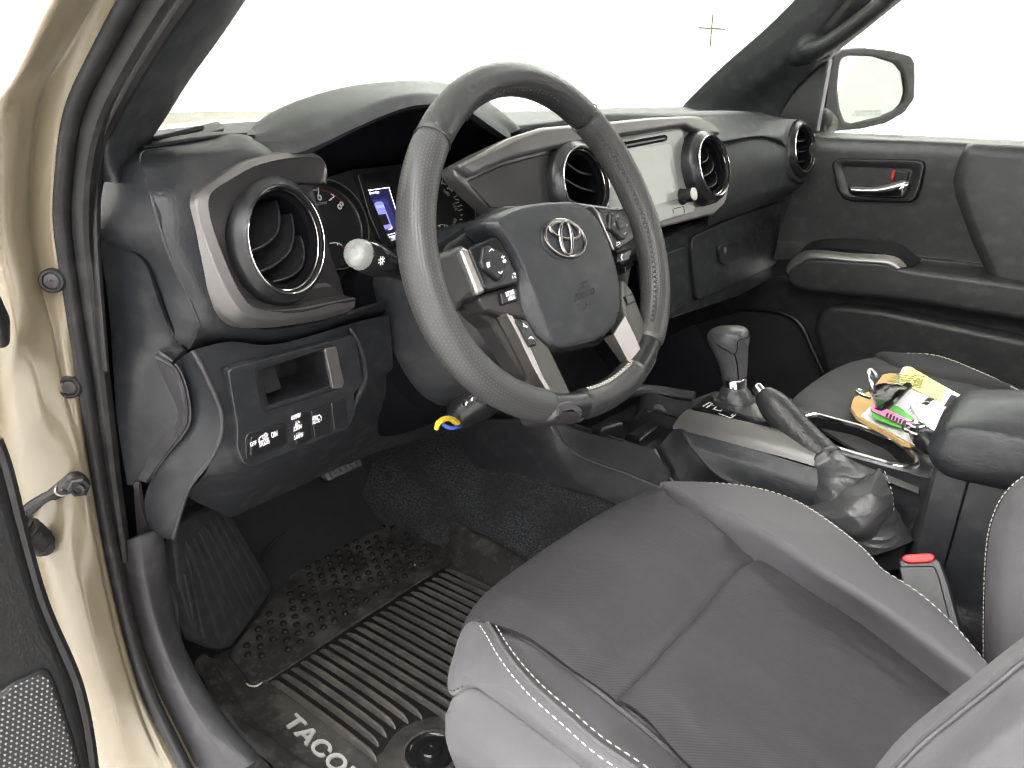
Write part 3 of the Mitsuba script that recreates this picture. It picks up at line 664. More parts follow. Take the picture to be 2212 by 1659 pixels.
for nm, c, r in (('gauge', tc, tr), ('gauge', sc_, sr)):
    g = put(nm, lathe(CF, [(r * 1.06, 0), (r * 1.05, .010), (r * 1.0, .011), (r * .96, .003), (r * .9, .001), (.001, .001)], 64, c), 'smooth_black', ic)
    put('ring', lathe(CF, [(r * 1.055, .0095), (r * 1.045, .0115), (r * 1.02, .0115), (r * 1.01, .0095)], 64, c), 'graphite', g)
    if c is tc:
        say(CF, g, [('6', (687, 433), (696, 432)), ('7', (709, 432), (717, 438)), ('8', (727, 446), (735, 454)) ], .0018, bold=True, hs=1.2)
        say(CF, g, [('00RPM', (684, 444), (706, 441))], .0018, m='grey_print', bold=False)
        put('scale', strokes(CF, [CF.q(l, .0016) for l in ([(676, 418), (674, 411), (684, 410)], [(688, 417), (687, 406)], [(712, 526), (722, 524), (732, 526), (738, 530)], [(729, 531), (729, 525)])], .0006, .0016), 'white_print', g)
        for l in ([(695, 411), (715, 416)], [(719, 419), (738, 434)], [(738, 532), (743, 536)]):
            put('red_line', strokes(CF, [CF.q(l, .0016)], .0009, .0016), 'dim_red', g)
    else:
        say(CF, g, [('100', (957, 414), (969, 424)), ('120', (977, 440), (984, 455)), ('140', (982, 491), (986, 474))], .0018, bold=False)
        ticks = [[(954, 397), (955, 389)], [(956, 395), (963, 399)], [(966, 408), (971, 402)], [(969, 407), (977, 411)], [(974, 414), (981, 409)], [(980, 426), (987, 422)], [(982, 430), (991, 432)], [(984, 439), (990, 437)],
                 [(988, 446), (998, 443)], [(990, 455), (997, 453)], [(994, 465), (999, 464)], [(992, 474), (998, 474)], [(994, 482), (1000, 485)], [(946, 488), (953, 485), (965, 487), (971, 494)], [(950, 491), (950, 486)], [(960, 490), (960, 485)]]
        put('scale', strokes(CF, [CF.q(l, .0016) for l in ticks], .0006, .0016), 'white_print', g)
        say(CF, g, [('F', (972, 502), (975, 502))], .0018, bold=False)
        put('needle', puff(CF, CF.q([(945, 502), (948, 500), (957, 516), (953, 516)])[::1], .004, .0005, .001), 'white_print', g)
put('cluster_rib', puff(CF, rounded(CF.q([(762, 375), (771, 374), (812, 470), (835, 520), (850, 538), (840, 545), (812, 520), (790, 470)]), .001), .008, .002), 'smooth_black', ic)
scr = put('screen', puff(CF, rounded(CF.q([(769, 379), (836, 371), (866, 520), (848, 533), (830, 510)]), .001), .0035, .0008), 'gloss_black', ic)
def lit(name, mesh, col, parent):
    k = key_for(parent + '__' + name)
    scene[k] = {**mikit.ply(mesh, 'gloss_black', smooth=False), 'emitter': {'type': 'area', 'radiance': rgb(*col)}}
    return k
def pane(pts, c, th=.0003):
    P = CF.q(pts, c)
    return puff(CF, P if Polygon(P).exterior.is_ccw else P[::-1], c + th, .0001, c - .0002, steps=1)
lit('screen_glow', pane([(786, 414), (840, 407), (864, 500), (834, 506), (812, 470)], .0040), (.010, .010, .045), scr)
lit('screen_haze', pane([(800, 432), (835, 428), (860, 490), (836, 500), (812, 470)], .0044), (.022, .024, .10), scr)
lit('car_icon', pane([(809, 440), (813, 436), (824, 435), (828, 439), (831, 449), (839, 468), (846, 489), (843, 494), (824, 496), (818, 478), (812, 455)], .0050), (.20, .22, .62), scr)
lit('car_glass', pane([(812, 444), (828, 442), (831, 448), (814, 450)], .0054), (.30, .34, .85), scr)
put('car_bed', pane([(816, 464), (833, 462), (842, 484), (822, 488)], .0056), 'ink', scr)
lit('door_icon', strokes(CF, [CF.q(l, .0052) for l in ([(802, 452), (806, 450)], [(803, 456), (807, 455)], [(804, 460), (807, 459)], [(803, 451), (805, 461)])], .0005, .0052), (.9, .9, 1.0), scr)
lit('frame_line', strokes(CF, [CF.q(l, .005) for l in ([(783, 413), (840, 405), (866, 490)], [(830, 510), (868, 499)], [(834, 514), (868, 504)], [(823, 495), (826, 499), (832, 498)], [(840, 496), (846, 494), (846, 489)])], .0006, .005), (1.0, 1.0, 1.15), scr)
lit('tail_lamp', strokes(CF, [CF.q(l, .0056) for l in ([(821, 491), (823, 494)], [(843, 485), (845, 489)])], .0008, .0056), (.9, .25, .3), scr)
for s, p, q in (('Door Ajar', (799, 420), (820, 417)), ('22076', (846, 520), (864.5, 515))):
    lit('lettering', words(CF, s, *CF.q([p, q], .005), c=.005, bold=(s != '22076'), depth=.0003, hscale=1.2), (1.0, 1.0, 1.1), scr)

# ---- centre stack
pA, pB, pC = hy(1470, 283, .115), hx(1498, 454, hy(1470, 283, .115)[0]), None
pC = hy(1010, 360, .150)
SFm = Fr(pA, np.array([1, -.035, 0]), pA - pB)
stack_out = SFm.q([(973, 362), (1006, 345), (1044, 324), (1101, 298), (1158, 280), (1245, 271), (1305, 266), (1393, 257), (1481, 253), (1503, 255), (1524, 265), (1546, 285), (1556, 312), (1566, 352), (1574, 393), (1574, 420), (1566, 441), (1543, 463), (1424, 493), (1330, 525), (1200, 500), (1100, 480), (1059, 452), (1020, 415), (994, 389)])
put('stack_bezel', puff(SFm, rounded(stack_out, .006, 160), .0, .0035, -.022), 'graphite', da)
brow = SFm.q([(973, 360), (1006, 345), (1044, 324), (1101, 297), (1158, 279), (1245, 271), (1305, 266), (1393, 257), (1481, 253), (1501, 255), (1521, 265), (1543, 283), (1543, 296), (1505, 292), (1480, 283), (1468, 276), (1400, 287), (1300, 303), (1234, 316), (1158, 331), (1082, 351), (1006, 386)], .0)
put('stack_brow', puff(SFm, rounded(brow, .002, 160), .012, .006, -.012), 'graphite', da)
face = SFm.q([(1006, 392), (1082, 357), (1158, 337), (1234, 322), (1262, 318), (1280, 430), (1275, 470), (1059, 450)])
put('stack_face', puff(SFm, rounded(face, .002), .002, .002, -.01), 'plum_plastic', da)
# radio
ra = put('radio', puff(SFm, rounded(SFm.q([(1288, 311), (1467, 279), (1472, 283), (1499, 454), (1497, 458), (1420, 481), (1322, 505)]), .002, 96), .0025, .0012, -.004), 'radio_face', da)
put('slot', puff(SFm, rounded(SFm.q([(1325, 311), (1433, 292), (1438, 295), (1438, 302), (1433, 306), (1330, 326)]), .0012), .0032, .0004), 'dark_cavity', ra)
put('disc_slot', puff(SFm, rounded(SFm.q([(1330, 317), (1432, 298), (1434, 302), (1332, 322)]), .0006), .0040, .0004), 'gloss_black', ra)
put('display', puff(SFm, rounded(SFm.q([(1330, 326), (1446, 312), (1465, 429), (1345, 460)]), .0008), .0031, .0003), 'radio_screen', ra)
put('seam', strokes(SFm, [SFm.q(l, .0027) for l in ([(1454, 459), (1453, 452), (1476, 446), (1479, 459)],)], .0005, .0027), 'ink', ra)
kc = SFm.q([(1473, 425)], .003)[0]
kn = put('knob', lathe(SFm, [(.0125, .002), (.0125, .004), (.0105, .005), (.0105, .022), (.0098, .0235), (.0085, .0236), (.001, .0236)], 48, kc), 'gloss_black', ra)
put('cap', lathe(SFm, [(.0098, .0230), (.0098, .0242), (.009, .0246), (.001, .0246)], 48, kc), 'silver_satin', kn)
# centre vents
def tiltfr(o, yaw, pitch=.2): return Fr(o, (math.cos(yaw), math.sin(yaw), 0), (0, pitch, 1))
vR = SFm.P(SFm.q([(1525, 362)], .012), .012)[0]
vent(Fr(vR, SFm.u, SFm.v), .0445, blades=((-.42, 0), (.05, 0), (.5, 0)), ang=22, ex=1.0)
labels['dashboard__vent_001'] = {'label': 'round vent to the right of the radio'}
vLc = SFm.P(SFm.q([(1248, 401)], .006), .006)[0]
vent(Fr(vLc, SFm.u, SFm.v), .0445, blades=((-.4, .006), (.1, .006), (.55, .006)), ang=-22, curved=False)
labels['dashboard__vent_002'] = {'label': 'round vent left of the radio behind the steering wheel'}
PF = Fr(hy(1724, 322, .135), (1, -.05, 0), (0, .18, 1))
pod = PF.q([(1640, 300), (1665, 262), (1690, 256), (1725, 258), (1752, 285), (1764, 340), (1758, 385), (1735, 398), (1706, 388), (1685, 360)])
pod = rounded(pod, .012, 96)
hol = arc((0, 0), .0575, 0, 360, 97)[:-1]
hol = np.roll(hol, -int(np.argmin(np.linalg.norm(hol - pod[0] * .0575 / np.linalg.norm(pod[0]), axis=1))), 0)
put('vent_pod', rings([PF.P(pod, -.06), PF.P(pod, -.010), PF.P(pod * .97 + hol * .03, -.004), PF.P(pod * .80 + hol * .20, .003), PF.P(hol, .004), PF.P(hol * .97, -.02)], False, False), 'soft_plastic', da)
vent(Fr(PF.P([[0, 0]], .0)[0], PF.u, PF.v), .0465, blades=((-.45, .004), (.0, .004), (.45, .004)), ang=-5, curved=False)
labels['dashboard__vent_003'] = {'label': 'round vent at the passenger door end'}
for k_, n_v in (('vent_panel', 0), ('vent_panel_001', 0), ('stack_bezel', 1), ('stack_bezel', 2), ('stack_face', 2)):
    drill('dashboard__' + k_, VENTS[n_v])
# passenger side
put('passenger_pad', loft([
    HY([(1475, 256, .17), (1560, 250, .165), (1640, 248, .16), (1700, 256, .155)]),
    HY([(1490, 290, .15), (1570, 282, .145), (1650, 275, .14), (1700, 275, .135)]),
    HY([(1500, 313, .142), (1575, 302, .135), (1640, 293, .13), (1690, 300, .13)]),
    HY([(1500, 325, .15), (1578, 311, .142), (1645, 300, .138), (1700, 320, .135)]),
    HY([(1520, 400, .14), (1600, 385, .135), (1670, 370, .13), (1730, 370, .13)]),
    HY([(1530, 450, .14), (1600, 430, .135), (1680, 405, .13), (1745, 390, .13)]),
    HY([(1530, 480, .16), (1600, 455, .155), (1680, 425, .15), (1748, 402, .15)]),
    HY([(1530, 484, .22), (1600, 459, .22), (1680, 429, .22), (1752, 405, .22)])], 50, 60, .004), 'soft_plastic', da)
drill('dashboard__passenger_pad', VENTS[3])
GF = Fr(hy(1600, 500, .195), hy(1715, 440, .19) - hy(1490, 512, .20), (0, .10, 1))
put('glove_surround', puff(GF, rounded(GF.q([(1400, 530), (1480, 495), (1745, 405), (1748, 560), (1600, 640), (1420, 700)]), .01), -.003, .004, -.03), 'black_plastic', da)
gb = put('glove_box', puff(GF, rounded(GF.q([(1488, 512), (1560, 478), (1640, 448), (1712, 428), (1738, 436), (1744, 470), (1735, 520), (1690, 560), (1610, 605), (1500, 650)]), .012, 100), .006, .004, -.004), 'black_plastic', da)
put('latch', puff(GF, rounded(GF.q([(1540, 532), (1578, 518), (1588, 526), (1588, 558), (1560, 574), (1545, 566)]), .004), .011, .003, .004), 'smooth_black', gb)
put('lock', lathe(GF, [(.0075, .008), (.0075, .0125), (.0065, .0135), (.003, .0132), (.0005, .0125)], 32, GF.q([(1566, 541)], .012)[0], .75), 'graphite', gb)
put('lettering', words(GF, 'TACOMA', *GF.q([(1632, 509), (1686, 482)], .006), c=.0055, bold=True, depth=.0022), 'black_plastic', gb, smooth=False)
put('lower_tray', puff(GF, rounded(GF.q([(1400, 560), (1440, 545), (1478, 530), (1490, 650), (1430, 690)]), .004), .004, .003, -.01), 'black_plastic', da)
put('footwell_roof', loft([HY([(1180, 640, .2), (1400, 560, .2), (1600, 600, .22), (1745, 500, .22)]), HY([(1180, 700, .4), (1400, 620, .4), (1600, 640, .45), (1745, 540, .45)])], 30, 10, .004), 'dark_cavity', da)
# ---------------------------------------------------------------- steering wheel
sw = thing('steering_wheel', 'black leather steering wheel with perforated grips and a chrome oval emblem', 'steering wheel')
tilt, yaw_ = .3587, -.0639
WC = EYE + np.array([.6486, .4915, -.1446])
wn = np.array([math.sin(yaw_) * math.cos(tilt), -math.cos(yaw_) * math.cos(tilt), math.sin(tilt)])
WF = Fr(WC, (math.cos(yaw_), math.sin(yaw_), 0), np.cross(wn, [math.cos(yaw_), math.sin(yaw_), 0]))
def rimR(a): return .175 * (1 + .0059 * np.cos(2 * a) - .0065 * np.sin(2 * a) - .0127 * np.cos(3 * a) - .0218 * np.sin(3 * a))
def ang(x, y):
    q = WF.q([(x, y)], .004)[0]
    return math.atan2(q[1], q[0]) % (2 * math.pi)
aL, aR = ang(922, 285), ang(1266, 258)
aLend, aB0, aB1, aRend = ang(1188, 888), ang(1262, 888), ang(1378, 800), ang(1412, 745)
def rim_section(a0, a1, n, k=40, fat=1.0, uvscale=None, ends=True):
    a = np.linspace(a0, a1, n)
    th = np.linspace(0, 2 * math.pi, k + 1)
    R = rimR(a)
    grip = 1 + .06 * np.exp(-((np.abs(np.angle(np.exp(1j * (a - math.pi)))) - .0) / .9) ** 2)
    e = np.ones(n)
    if ends:
        s = np.minimum(np.arange(n), np.arange(n)[::-1])
        e = 1 - .10 * np.exp(-(s / 1.2) ** 2)
    r = .0172 * fat * grip * e
    rad = R[:, None] + r[:, None] * np.cos(th)[None]
    zz = r[:, None] * 1.06 * np.sin(th)[None]
    G = WF.P(np.stack([rad * np.cos(a)[:, None], rad * np.sin(a)[:, None], zz], -1).reshape(-1, 3)).reshape(n, k + 1, 3)
    uv = np.stack(np.broadcast_arrays((a * .178 / .0038)[:, None], (th / (2 * math.pi) * 34)[None]), -1)
    f = gridfaces(n, k + 1)
    m = tm(G.reshape(-1, 3), f)
    c = G[n // 2].mean(0)
    fn = m.face_normals[len(f) // 2]; fc = m.triangles_center[len(f) // 2]
    near = G.reshape(n, k + 1, 3).mean(1)
    ctr = near[np.argmin(np.linalg.norm(near - fc, axis=1))]
    if fn @ (fc - ctr) < 0: m.faces = m.faces[:, ::-1]
    return m, uv.reshape(-1, 2)
two_pi = 2 * math.pi
sec = [('rim_leather', aR, aL, 90, 'leather', .985), ('rim_grip', aL, aLend, 120, 'perforated_leather', 1.0), ('rim_leather', aB0, aB1, 40, 'leather', .97), ('rim_grip', aRend, aR + two_pi, 110, 'perforated_leather', 1.0)]
for nm, a0, a1, n, m_, ft in sec:
    while a1 < a0: a1 += two_pi
    while a1 - a0 > two_pi: a1 -= two_pi
    msh, uv = rim_section(a0, a1, n, fat=ft)
    put(nm, msh, m_, sw, smooth=True, uv=uv)
core, _ = rim_section(0, two_pi, 120, 20, fat=.88, ends=False)
put('rim_core', core, 'smooth_black', sw, smooth=True)
for a0 in (aL, aR):
    th = np.linspace(0, two_pi, 40, endpoint=False)
    rr = .0172 * 1.02
    P = WF.P(np.stack([(rimR(np.array(a0)) + rr * np.cos(th)) * math.cos(a0), (rimR(np.array(a0)) + rr * np.cos(th)) * math.sin(a0), rr * 1.06 * np.sin(th)], 1))
    put('seam', tube(np.vstack([P, P[:1]]), .0008, k=6), 'leather', sw)
def rim_line(a0, a1, th, n=120, rr=.0174):
    a = np.linspace(a0, a1, n)
    R = rimR(a)
    return WF.P(np.stack([(R + rr * math.cos(th)) * np.cos(a), (R + rr * math.cos(th)) * np.sin(a), np.full(n, rr * 1.06 * math.sin(th))], 1))
def cross_stitch(a0, a1, th, n):
    out = []
    for a in np.linspace(a0, a1, n):
        for s in (-1, 1):
            p = np.array([[a + s * .002, th + .13, .0180], [a + s * .006, th, .0184], [a + s * .012, th - .13, .0178]])
            R = rimR(p[:, 0])
            out.append(tube(WF.P(np.stack([(R + p[:, 2] * np.cos(p[:, 1])) * np.cos(p[:, 0]), (R + p[:, 2] * np.cos(p[:, 1])) * np.sin(p[:, 0]), p[:, 2] * 1.06 * np.sin(p[:, 1])], 1)), .00048, k=5))
    return join(out)
t0 = aRend if aRend < aR else aRend - two_pi
put('stitching', cross_stitch(t0 + .12, aL - .25, math.pi * .80, 78), 'leather', sw, kind='stuff', label='dark cross stitching along the inside of the rim')
b1 = aB1
while b1 < aB0: b1 += two_pi
put('stitching', cross_stitch(aB0 + .05, b1 - .04, math.pi * .84, 16), 'thread', sw, kind='stuff', label='pale cross stitching along the bottom of the rim')

def wpad(name, pts, mat_, c, h, bevel, r=.003, n=80, parent=sw, dome=0.0, depth=.012, smooth=False, **k):
    """A pad of the wheel whose face lies h above the height c; its outline was sighted at that height."""
    q = WF.q(pts, c + h)
    P = smoothpoly(q, n) if smooth else rounded(q, r, n)
    F = Fr(WF.P([[0, 0]], c)[0], WF.u, WF.v)
    return put(name, puff(F, P, h, bevel, -depth, dome), mat_, parent, **k)
# housing behind the pad and spokes
wpad('hub_back', [(952, 536), (1030, 486), (1074, 458), (1130, 441), (1230, 432), (1345, 448), (1375, 540), (1352, 660), (1300, 745), (1195, 765), (1100, 690), (1030, 650), (1000, 600)], 'smooth_black', -.045, .01, .006, .01, 90, depth=.03)
wpad('hub_cowl', [(962, 532), (1030, 484), (1080, 458), (1130, 441), (1180, 434), (1240, 432), (1290, 445), (1280, 470), (1130, 470), (1050, 505), (980, 545)], 'soft_plastic', -.03, .012, .008, .008, 90, depth=.02)
# leather bridges from rim to hub
wpad('spoke_cover', [(905, 560), (950, 545), (1000, 528), (1050, 492), (1062, 505), (1020, 540), (1050, 632), (1036, 648), (1012, 652), (985, 690), (930, 660)], 'leather', -.026, .022, .010, .008, 90, depth=.006)
wpad('spoke_cover', [(1340, 450), (1400, 440), (1425, 500), (1425, 560), (1378, 545), (1366, 560), (1335, 548)], 'leather', -.024, .016, .008, .006, 80, depth=.006)
# airbag pad
pad_pts = [(1035, 482), (1074, 459), (1126, 441), (1178, 433), (1230, 432), (1268, 440), (1289, 456), (1303, 480), (1318, 515), (1333, 560), (1342, 600), (1347, 640), (1345, 672), (1334, 704), (1312, 728), (1280, 743), (1245, 753), (1212, 759), (1198, 758), (1184, 749), (1168, 728), (1152, 700), (1140, 672), (1131, 635), (1126, 597), (1110, 552), (1094, 522), (1070, 496)]
def segs(l, c, ns):
    out = []
    for s_, n_s in zip(l, ns):
        out.append(res(WF.q(s_, c), n_s + 1)[:-1])
    return np.vstack(out)
NS = (44, 26, 44, 34)
outer_s = [[(1050, 474), (1070, 496), (1094, 522), (1110, 552), (1126, 597), (1131, 635), (1140, 672), (1152, 700), (1168, 728), (1190, 753)],
           [(1190, 753), (1198, 758), (1212, 759), (1245, 753), (1280, 743), (1312, 728), (1326, 716)],
           [(1326, 716), (1336, 702), (1345, 672), (1347, 640), (1342, 600), (1333, 560), (1318, 515), (1303, 480), (1286, 453)],
           [(1286, 453), (1268, 441), (1230, 432), (1178, 433), (1126, 441), (1074, 459), (1050, 474)]]
ridge_s = [[(1074, 480), (1096, 508), (1118, 546), (1141, 596), (1156, 630), (1168, 660), (1180, 698), (1196, 744)],
           [(1196, 744), (1204, 749), (1216, 750), (1245, 745), (1280, 735), (1306, 722), (1319, 710)],
           [(1319, 710), (1329, 697), (1338, 670), (1340, 640), (1335, 600), (1326, 560), (1311, 517), (1297, 486), (1279, 459)],
           [(1279, 459), (1262, 449), (1230, 441), (1180, 442), (1132, 450), (1092, 466), (1074, 480)]]
PO, PR_ = segs(outer_s, .006, NS), segs(ridge_s, .009, NS)
sm_ = lambda A: (np.roll(A, 1, 0) + np.roll(A, -1, 0) + 2 * A) / 4
for _ in range(4): PO, PR_ = sm_(PO), sm_(PR_)
F = Fr(WF.P([[0, 0]], -.02)[0], WF.u, WF.v)
ctr = PR_.mean(0)
R_ = [F.P(PO, -.012), F.P(PO, .010), F.P(PO * .94 + PR_ * .06, .0145), F.P(PO * .80 + PR_ * .20, .0195), F.P(PO * .15 + PR_ * .85, .0275), F.P(PR_, .0287)]
for s in np.linspace(.06, .98, 14):
    R_.append(F.P(ctr + (PR_ - ctr) * (1 - s), .0289 + .0040 * (1 - (1 - s) ** 2)))
put('airbag_pad', rings(R_), 'soft_plastic', sw, smooth=45)
# emblem
EF = Fr(WF.P([[0, 0]], .0128)[0], WF.u, WF.v)
ep = EF.q([(1173, 506), (1264, 520), (1213, 476), (1225, 560)])
ec = ep.mean(0); ea = np.linalg.norm(ep[1] - ep[0]) / 2; eb = np.linalg.norm(ep[2] - ep[3]) / 2
er = nrm(ep[1] - ep[0])
def ell(cx_, cy_, a, b, wmin, wmax, z=.0012, n=72, thick=.0026):
    """An oval ring whose band is wider at its sides or ends."""
    t = np.linspace(0, two_pi, n, endpoint=False)
    P = np.stack([cx_ + a * np.cos(t), cy_ + b * np.sin(t)], 1) * [ea, eb]
    P = ec + P[:, :1] * er + P[:, 1:] * np.array([-er[1], er[0]])
    w = wmin + (wmax - wmin) * np.abs(np.cos(t)) ** 2
    tg = np.roll(P, -1, 0) - np.roll(P, 1, 0); tg /= np.linalg.norm(tg, axis=1, keepdims=True)
    N = np.stack([tg[:, 1], -tg[:, 0]], 1)
    R = []
    for ph in np.linspace(0, two_pi, 10, endpoint=False):
        R.append(EF.P(np.c_[P + N * (w * math.cos(ph))[:, None], np.full(n, z) + thick * .7 * math.sin(ph)]))
    R.append(R[0])
    return rings(R, False, False)
em = put('emblem', puff(EF, ec + np.stack([ea * 1.10 * np.cos(np.linspace(0, two_pi, 60, endpoint=False)), eb * 1.10 * np.sin(np.linspace(0, two_pi, 60, endpoint=False))], 1), .0006, .0006, -.004), 'soft_plastic', sw)
put('oval', ell(0, 0, .95, .95, .0019, .0022), 'emblem_chrome', em)
put('oval', ell(-.0, .40, .70, .42, .0014, .0020, .0022), 'emblem_chrome', em)
put('oval', ell(.0, .0, .27, .86, .0012, .0027, .0026), 'emblem_chrome', em)
AF = Fr(WF.P([[0, 0]], .0122)[0], WF.u, WF.v)
put('embossing', join([words(AF, 'SRS', *AF.q([(1250, 629), (1272, 618)]), c=-.0015, depth=.0026), words(AF, 'AIRBAG', *AF.q([(1243, 651), (1287, 633)]), c=-.0015, depth=.0026),
                       strokes(AF, [AF.q([(1263, 653), (1262, 667), (1275, 664), (1275, 650), (1263, 653)]), AF.q([(1267, 657), (1272, 657), (1268, 662)])], .0005, .0012)]), 'soft_plastic', sw, smooth=False, kind='stuff', label='raised lettering on the airbag pad')
# left switches
wpad('silver_trim', [(994, 541), (1003, 533), (1015, 538), (1052, 630), (1036, 638), (1030, 634)], 'silver_satin', -.012, .014, .004, .003)
lp = wpad('switch_pad', [(1013, 540), (1017, 534), (1064, 512), (1077, 513), (1098, 548), (1122, 602), (1119, 613), (1056, 629), (1046, 622)], 'gloss_black', -.012, .016, .003, .003)
dm = wpad('rocker', [(1039, 566), (1045, 532), (1056, 529), (1088, 545), (1097, 562), (1088, 596), (1079, 607), (1043, 579)], 'smooth_black', .0, .0085, .003, .002, parent=lp)
F9 = Fr(WF.P([[0, 0]], .0088)[0], WF.u, WF.v)
put('symbol', strokes(F9, [F9.q(l) for l in ([(1057, 543), (1061, 538), (1066, 541)], [(1077, 588), (1081, 591), (1085, 586)], [(1083, 556), (1089, 554)], [(1086, 553), (1087, 558)], [(1051, 569), (1057, 567)], [(1087, 563), (1091, 561), (1092, 565), (1088, 567), (1087, 563)], [(1052, 573), (1056, 571), (1058, 575), (1054, 577), (1052, 573)])], .00055), 'white_print', lp)
F8 = Fr(WF.P([[0, 0]], .0044)[0], WF.u, WF.v)
for l in ([(1108, 592), (1112, 590), (1113, 594)], [(1111, 597), (1114, 600)], [(1106, 596), (1108, 601)]):
    put('symbol', strokes(F8, [F8.q(l)], .0005), 'white_print', lp)
hs_ = wpad('switch_housing', [(1030, 642), (1052, 633), (1119, 614), (1130, 655), (1145, 694), (1127, 690), (1104, 684), (1084, 682), (1050, 672)], 'plum_plastic', -.016, .013, .004, .004)
md = wpad('mode_switch', [(1081, 632), (1118, 621), (1121, 649), (1086, 660)], 'gloss_black', -.006, .0075, .002, .002)
F7 = Fr(WF.P([[0, 0]], .0018)[0], WF.u, WF.v)
put('lettering', join([words(F7, 'MODE', *F7.q([(1094, 641), (1112, 635)]), bold=True, hscale=1.5), words(F7, 'HOLD', *F7.q([(1099, 650), (1113, 645)]), bold=True, hscale=1.4)]), 'white_print', md, smooth=False)
# lower spokes
lb = wpad('lower_bracket', [(1012, 650), (1040, 660), (1084, 680), (1108, 718), (1136, 775), (1165, 828), (1150, 830), (1130, 806), (1106, 764), (1066, 702), (1036, 676)], 'plum_plastic', -.028, .014, .005, .003)
put('silver_trim', loft([WF.P(WF.q([(1083, 680), (1106, 721), (1132, 775), (1158, 824), (1178, 858), (1186, 880), (1186, 900)], -.004), -.012) , WF.P(WF.q([(1092, 681), (1114, 721), (1138, 772), (1165, 823), (1186, 860), (1192, 882), (1191, 902)], .004), .006), WF.P(WF.q([(1103, 682), (1125, 721), (1148, 765), (1174, 822), (1195, 861), (1198, 884), (1196, 906)], .004), .006), WF.P(WF.q([(1107, 682), (1129, 721), (1152, 765), (1178, 822), (1199, 861), (1201, 884), (1200, 906)], .002), -.004)], 60, 16, .003, 'lin'), 'silver_satin', sw, smooth=30)
lf = wpad('lower_spoke', [(1103, 683), (1143, 692), (1160, 724), (1188, 748), (1196, 764), (1237, 851), (1250, 865), (1270, 880), (1271, 895), (1262, 911), (1225, 914), (1197, 908), (1197, 880), (1174, 820), (1147, 764), (1124, 720)], 'spoke_olive', -.016, .022, .005, .003, 110)
wpad('spoke_end', [(1194, 866), (1238, 858), (1252, 868), (1270, 882), (1270, 897), (1259, 914), (1224, 918), (1196, 911)], 'plum_plastic', .002, .0175, .012, .008, depth=.03)
ph = wpad('phone_switch', [(1115, 693), (1127, 688), (1160, 742), (1158, 747), (1145, 750)], 'gloss_black', .002, .0065, .002, .0012)
F6 = Fr(WF.P([[0, 0]], .0087)[0], WF.u, WF.v)
for l in ([(1130, 699), (1132, 704), (1138, 706)], [(1143, 731), (1146, 728), (1151, 731)]):
    put('symbol', strokes(F6, [F6.q(l)], .0008), 'white_print', ph)
rs = put('silver_trim', loft([WF.P(WF.q([(1307, 731), (1340, 777), (1352, 792)], -.012), -.014), WF.P(WF.q([(1326, 722), (1361, 789), (1368, 803)], .004), .004), WF.P(WF.q([(1349, 683), (1388, 775), (1390, 802)], .006), .007), WF.P(WF.q([(1353, 683), (1392, 775), (1393, 802)], .004), -.004)], 40, 20, .003, 'lin'), 'silver_satin', sw, smooth=25)
wpad('lower_spoke', [(1345, 604), (1352, 606), (1368, 628), (1393, 692), (1423, 752), (1421, 783), (1392, 830), (1384, 815), (1391, 783), (1384, 762), (1353, 684), (1347, 660)], 'spoke_olive', -.014, .017, .005, .003, 100)
sm = wpad('small_switch', [(1352, 640), (1368, 634), (1374, 650), (1358, 660)], 'gloss_black', .0, .006, .0015, .001)
# right switches
wpad('silver_trim', [(1274, 441), (1282, 443), (1297, 460), (1331, 538), (1327, 541), (1292, 462)], 'silver_satin', -.012, .014, .002, .001)
rp = wpad('switch_pad', [(1296, 457), (1300, 453), (1349, 452), (1358, 465), (1371, 513), (1367, 520), (1335, 541), (1329, 536), (1316, 500)], 'gloss_black', -.012, .016, .003, .003)
wpad('rocker', [(1318, 487), (1320, 460), (1330, 456), (1353, 479), (1362, 501), (1351, 517), (1345, 518), (1318, 494)], 'smooth_black', .0, .0085, .0025, .002, parent=rp)
wpad('centre_key', [(1334, 476), (1345, 474), (1351, 490), (1340, 496)], 'gloss_black', .008, .003, .001, .001, 40, parent=rp)
put('symbol', strokes(F9, [F9.q(l) for l in ([(1331, 469), (1333, 466), (1336, 468)], [(1347, 504), (1349, 506), (1352, 502)], [(1352, 484), (1355, 486), (1353, 489)], [(1328, 488), (1326, 485), (1328, 483)])], .00045), 'grey_print', rp)
put('symbol', strokes(F8, [F8.q(l) for l in ([(1331, 525), (1338, 523), (1339, 527), (1332, 530)],)], .0005), 'white_print', rp)
rk = wpad('talk_switch', [(1335, 547), (1368, 535), (1360, 562), (1342, 570), (1334, 566)], 'gloss_black', -.014, .012, .002, .0015)
put('symbol', strokes(WF, [WF.q([(1345, 550), (1343, 555), (1345, 560)])], .0009, -.001), 'white_print', rk)
wpad('paddle', [(1350, 575), (1366, 566), (1372, 570), (1352, 590)], 'smooth_black', -.03, .008, .002, .001)

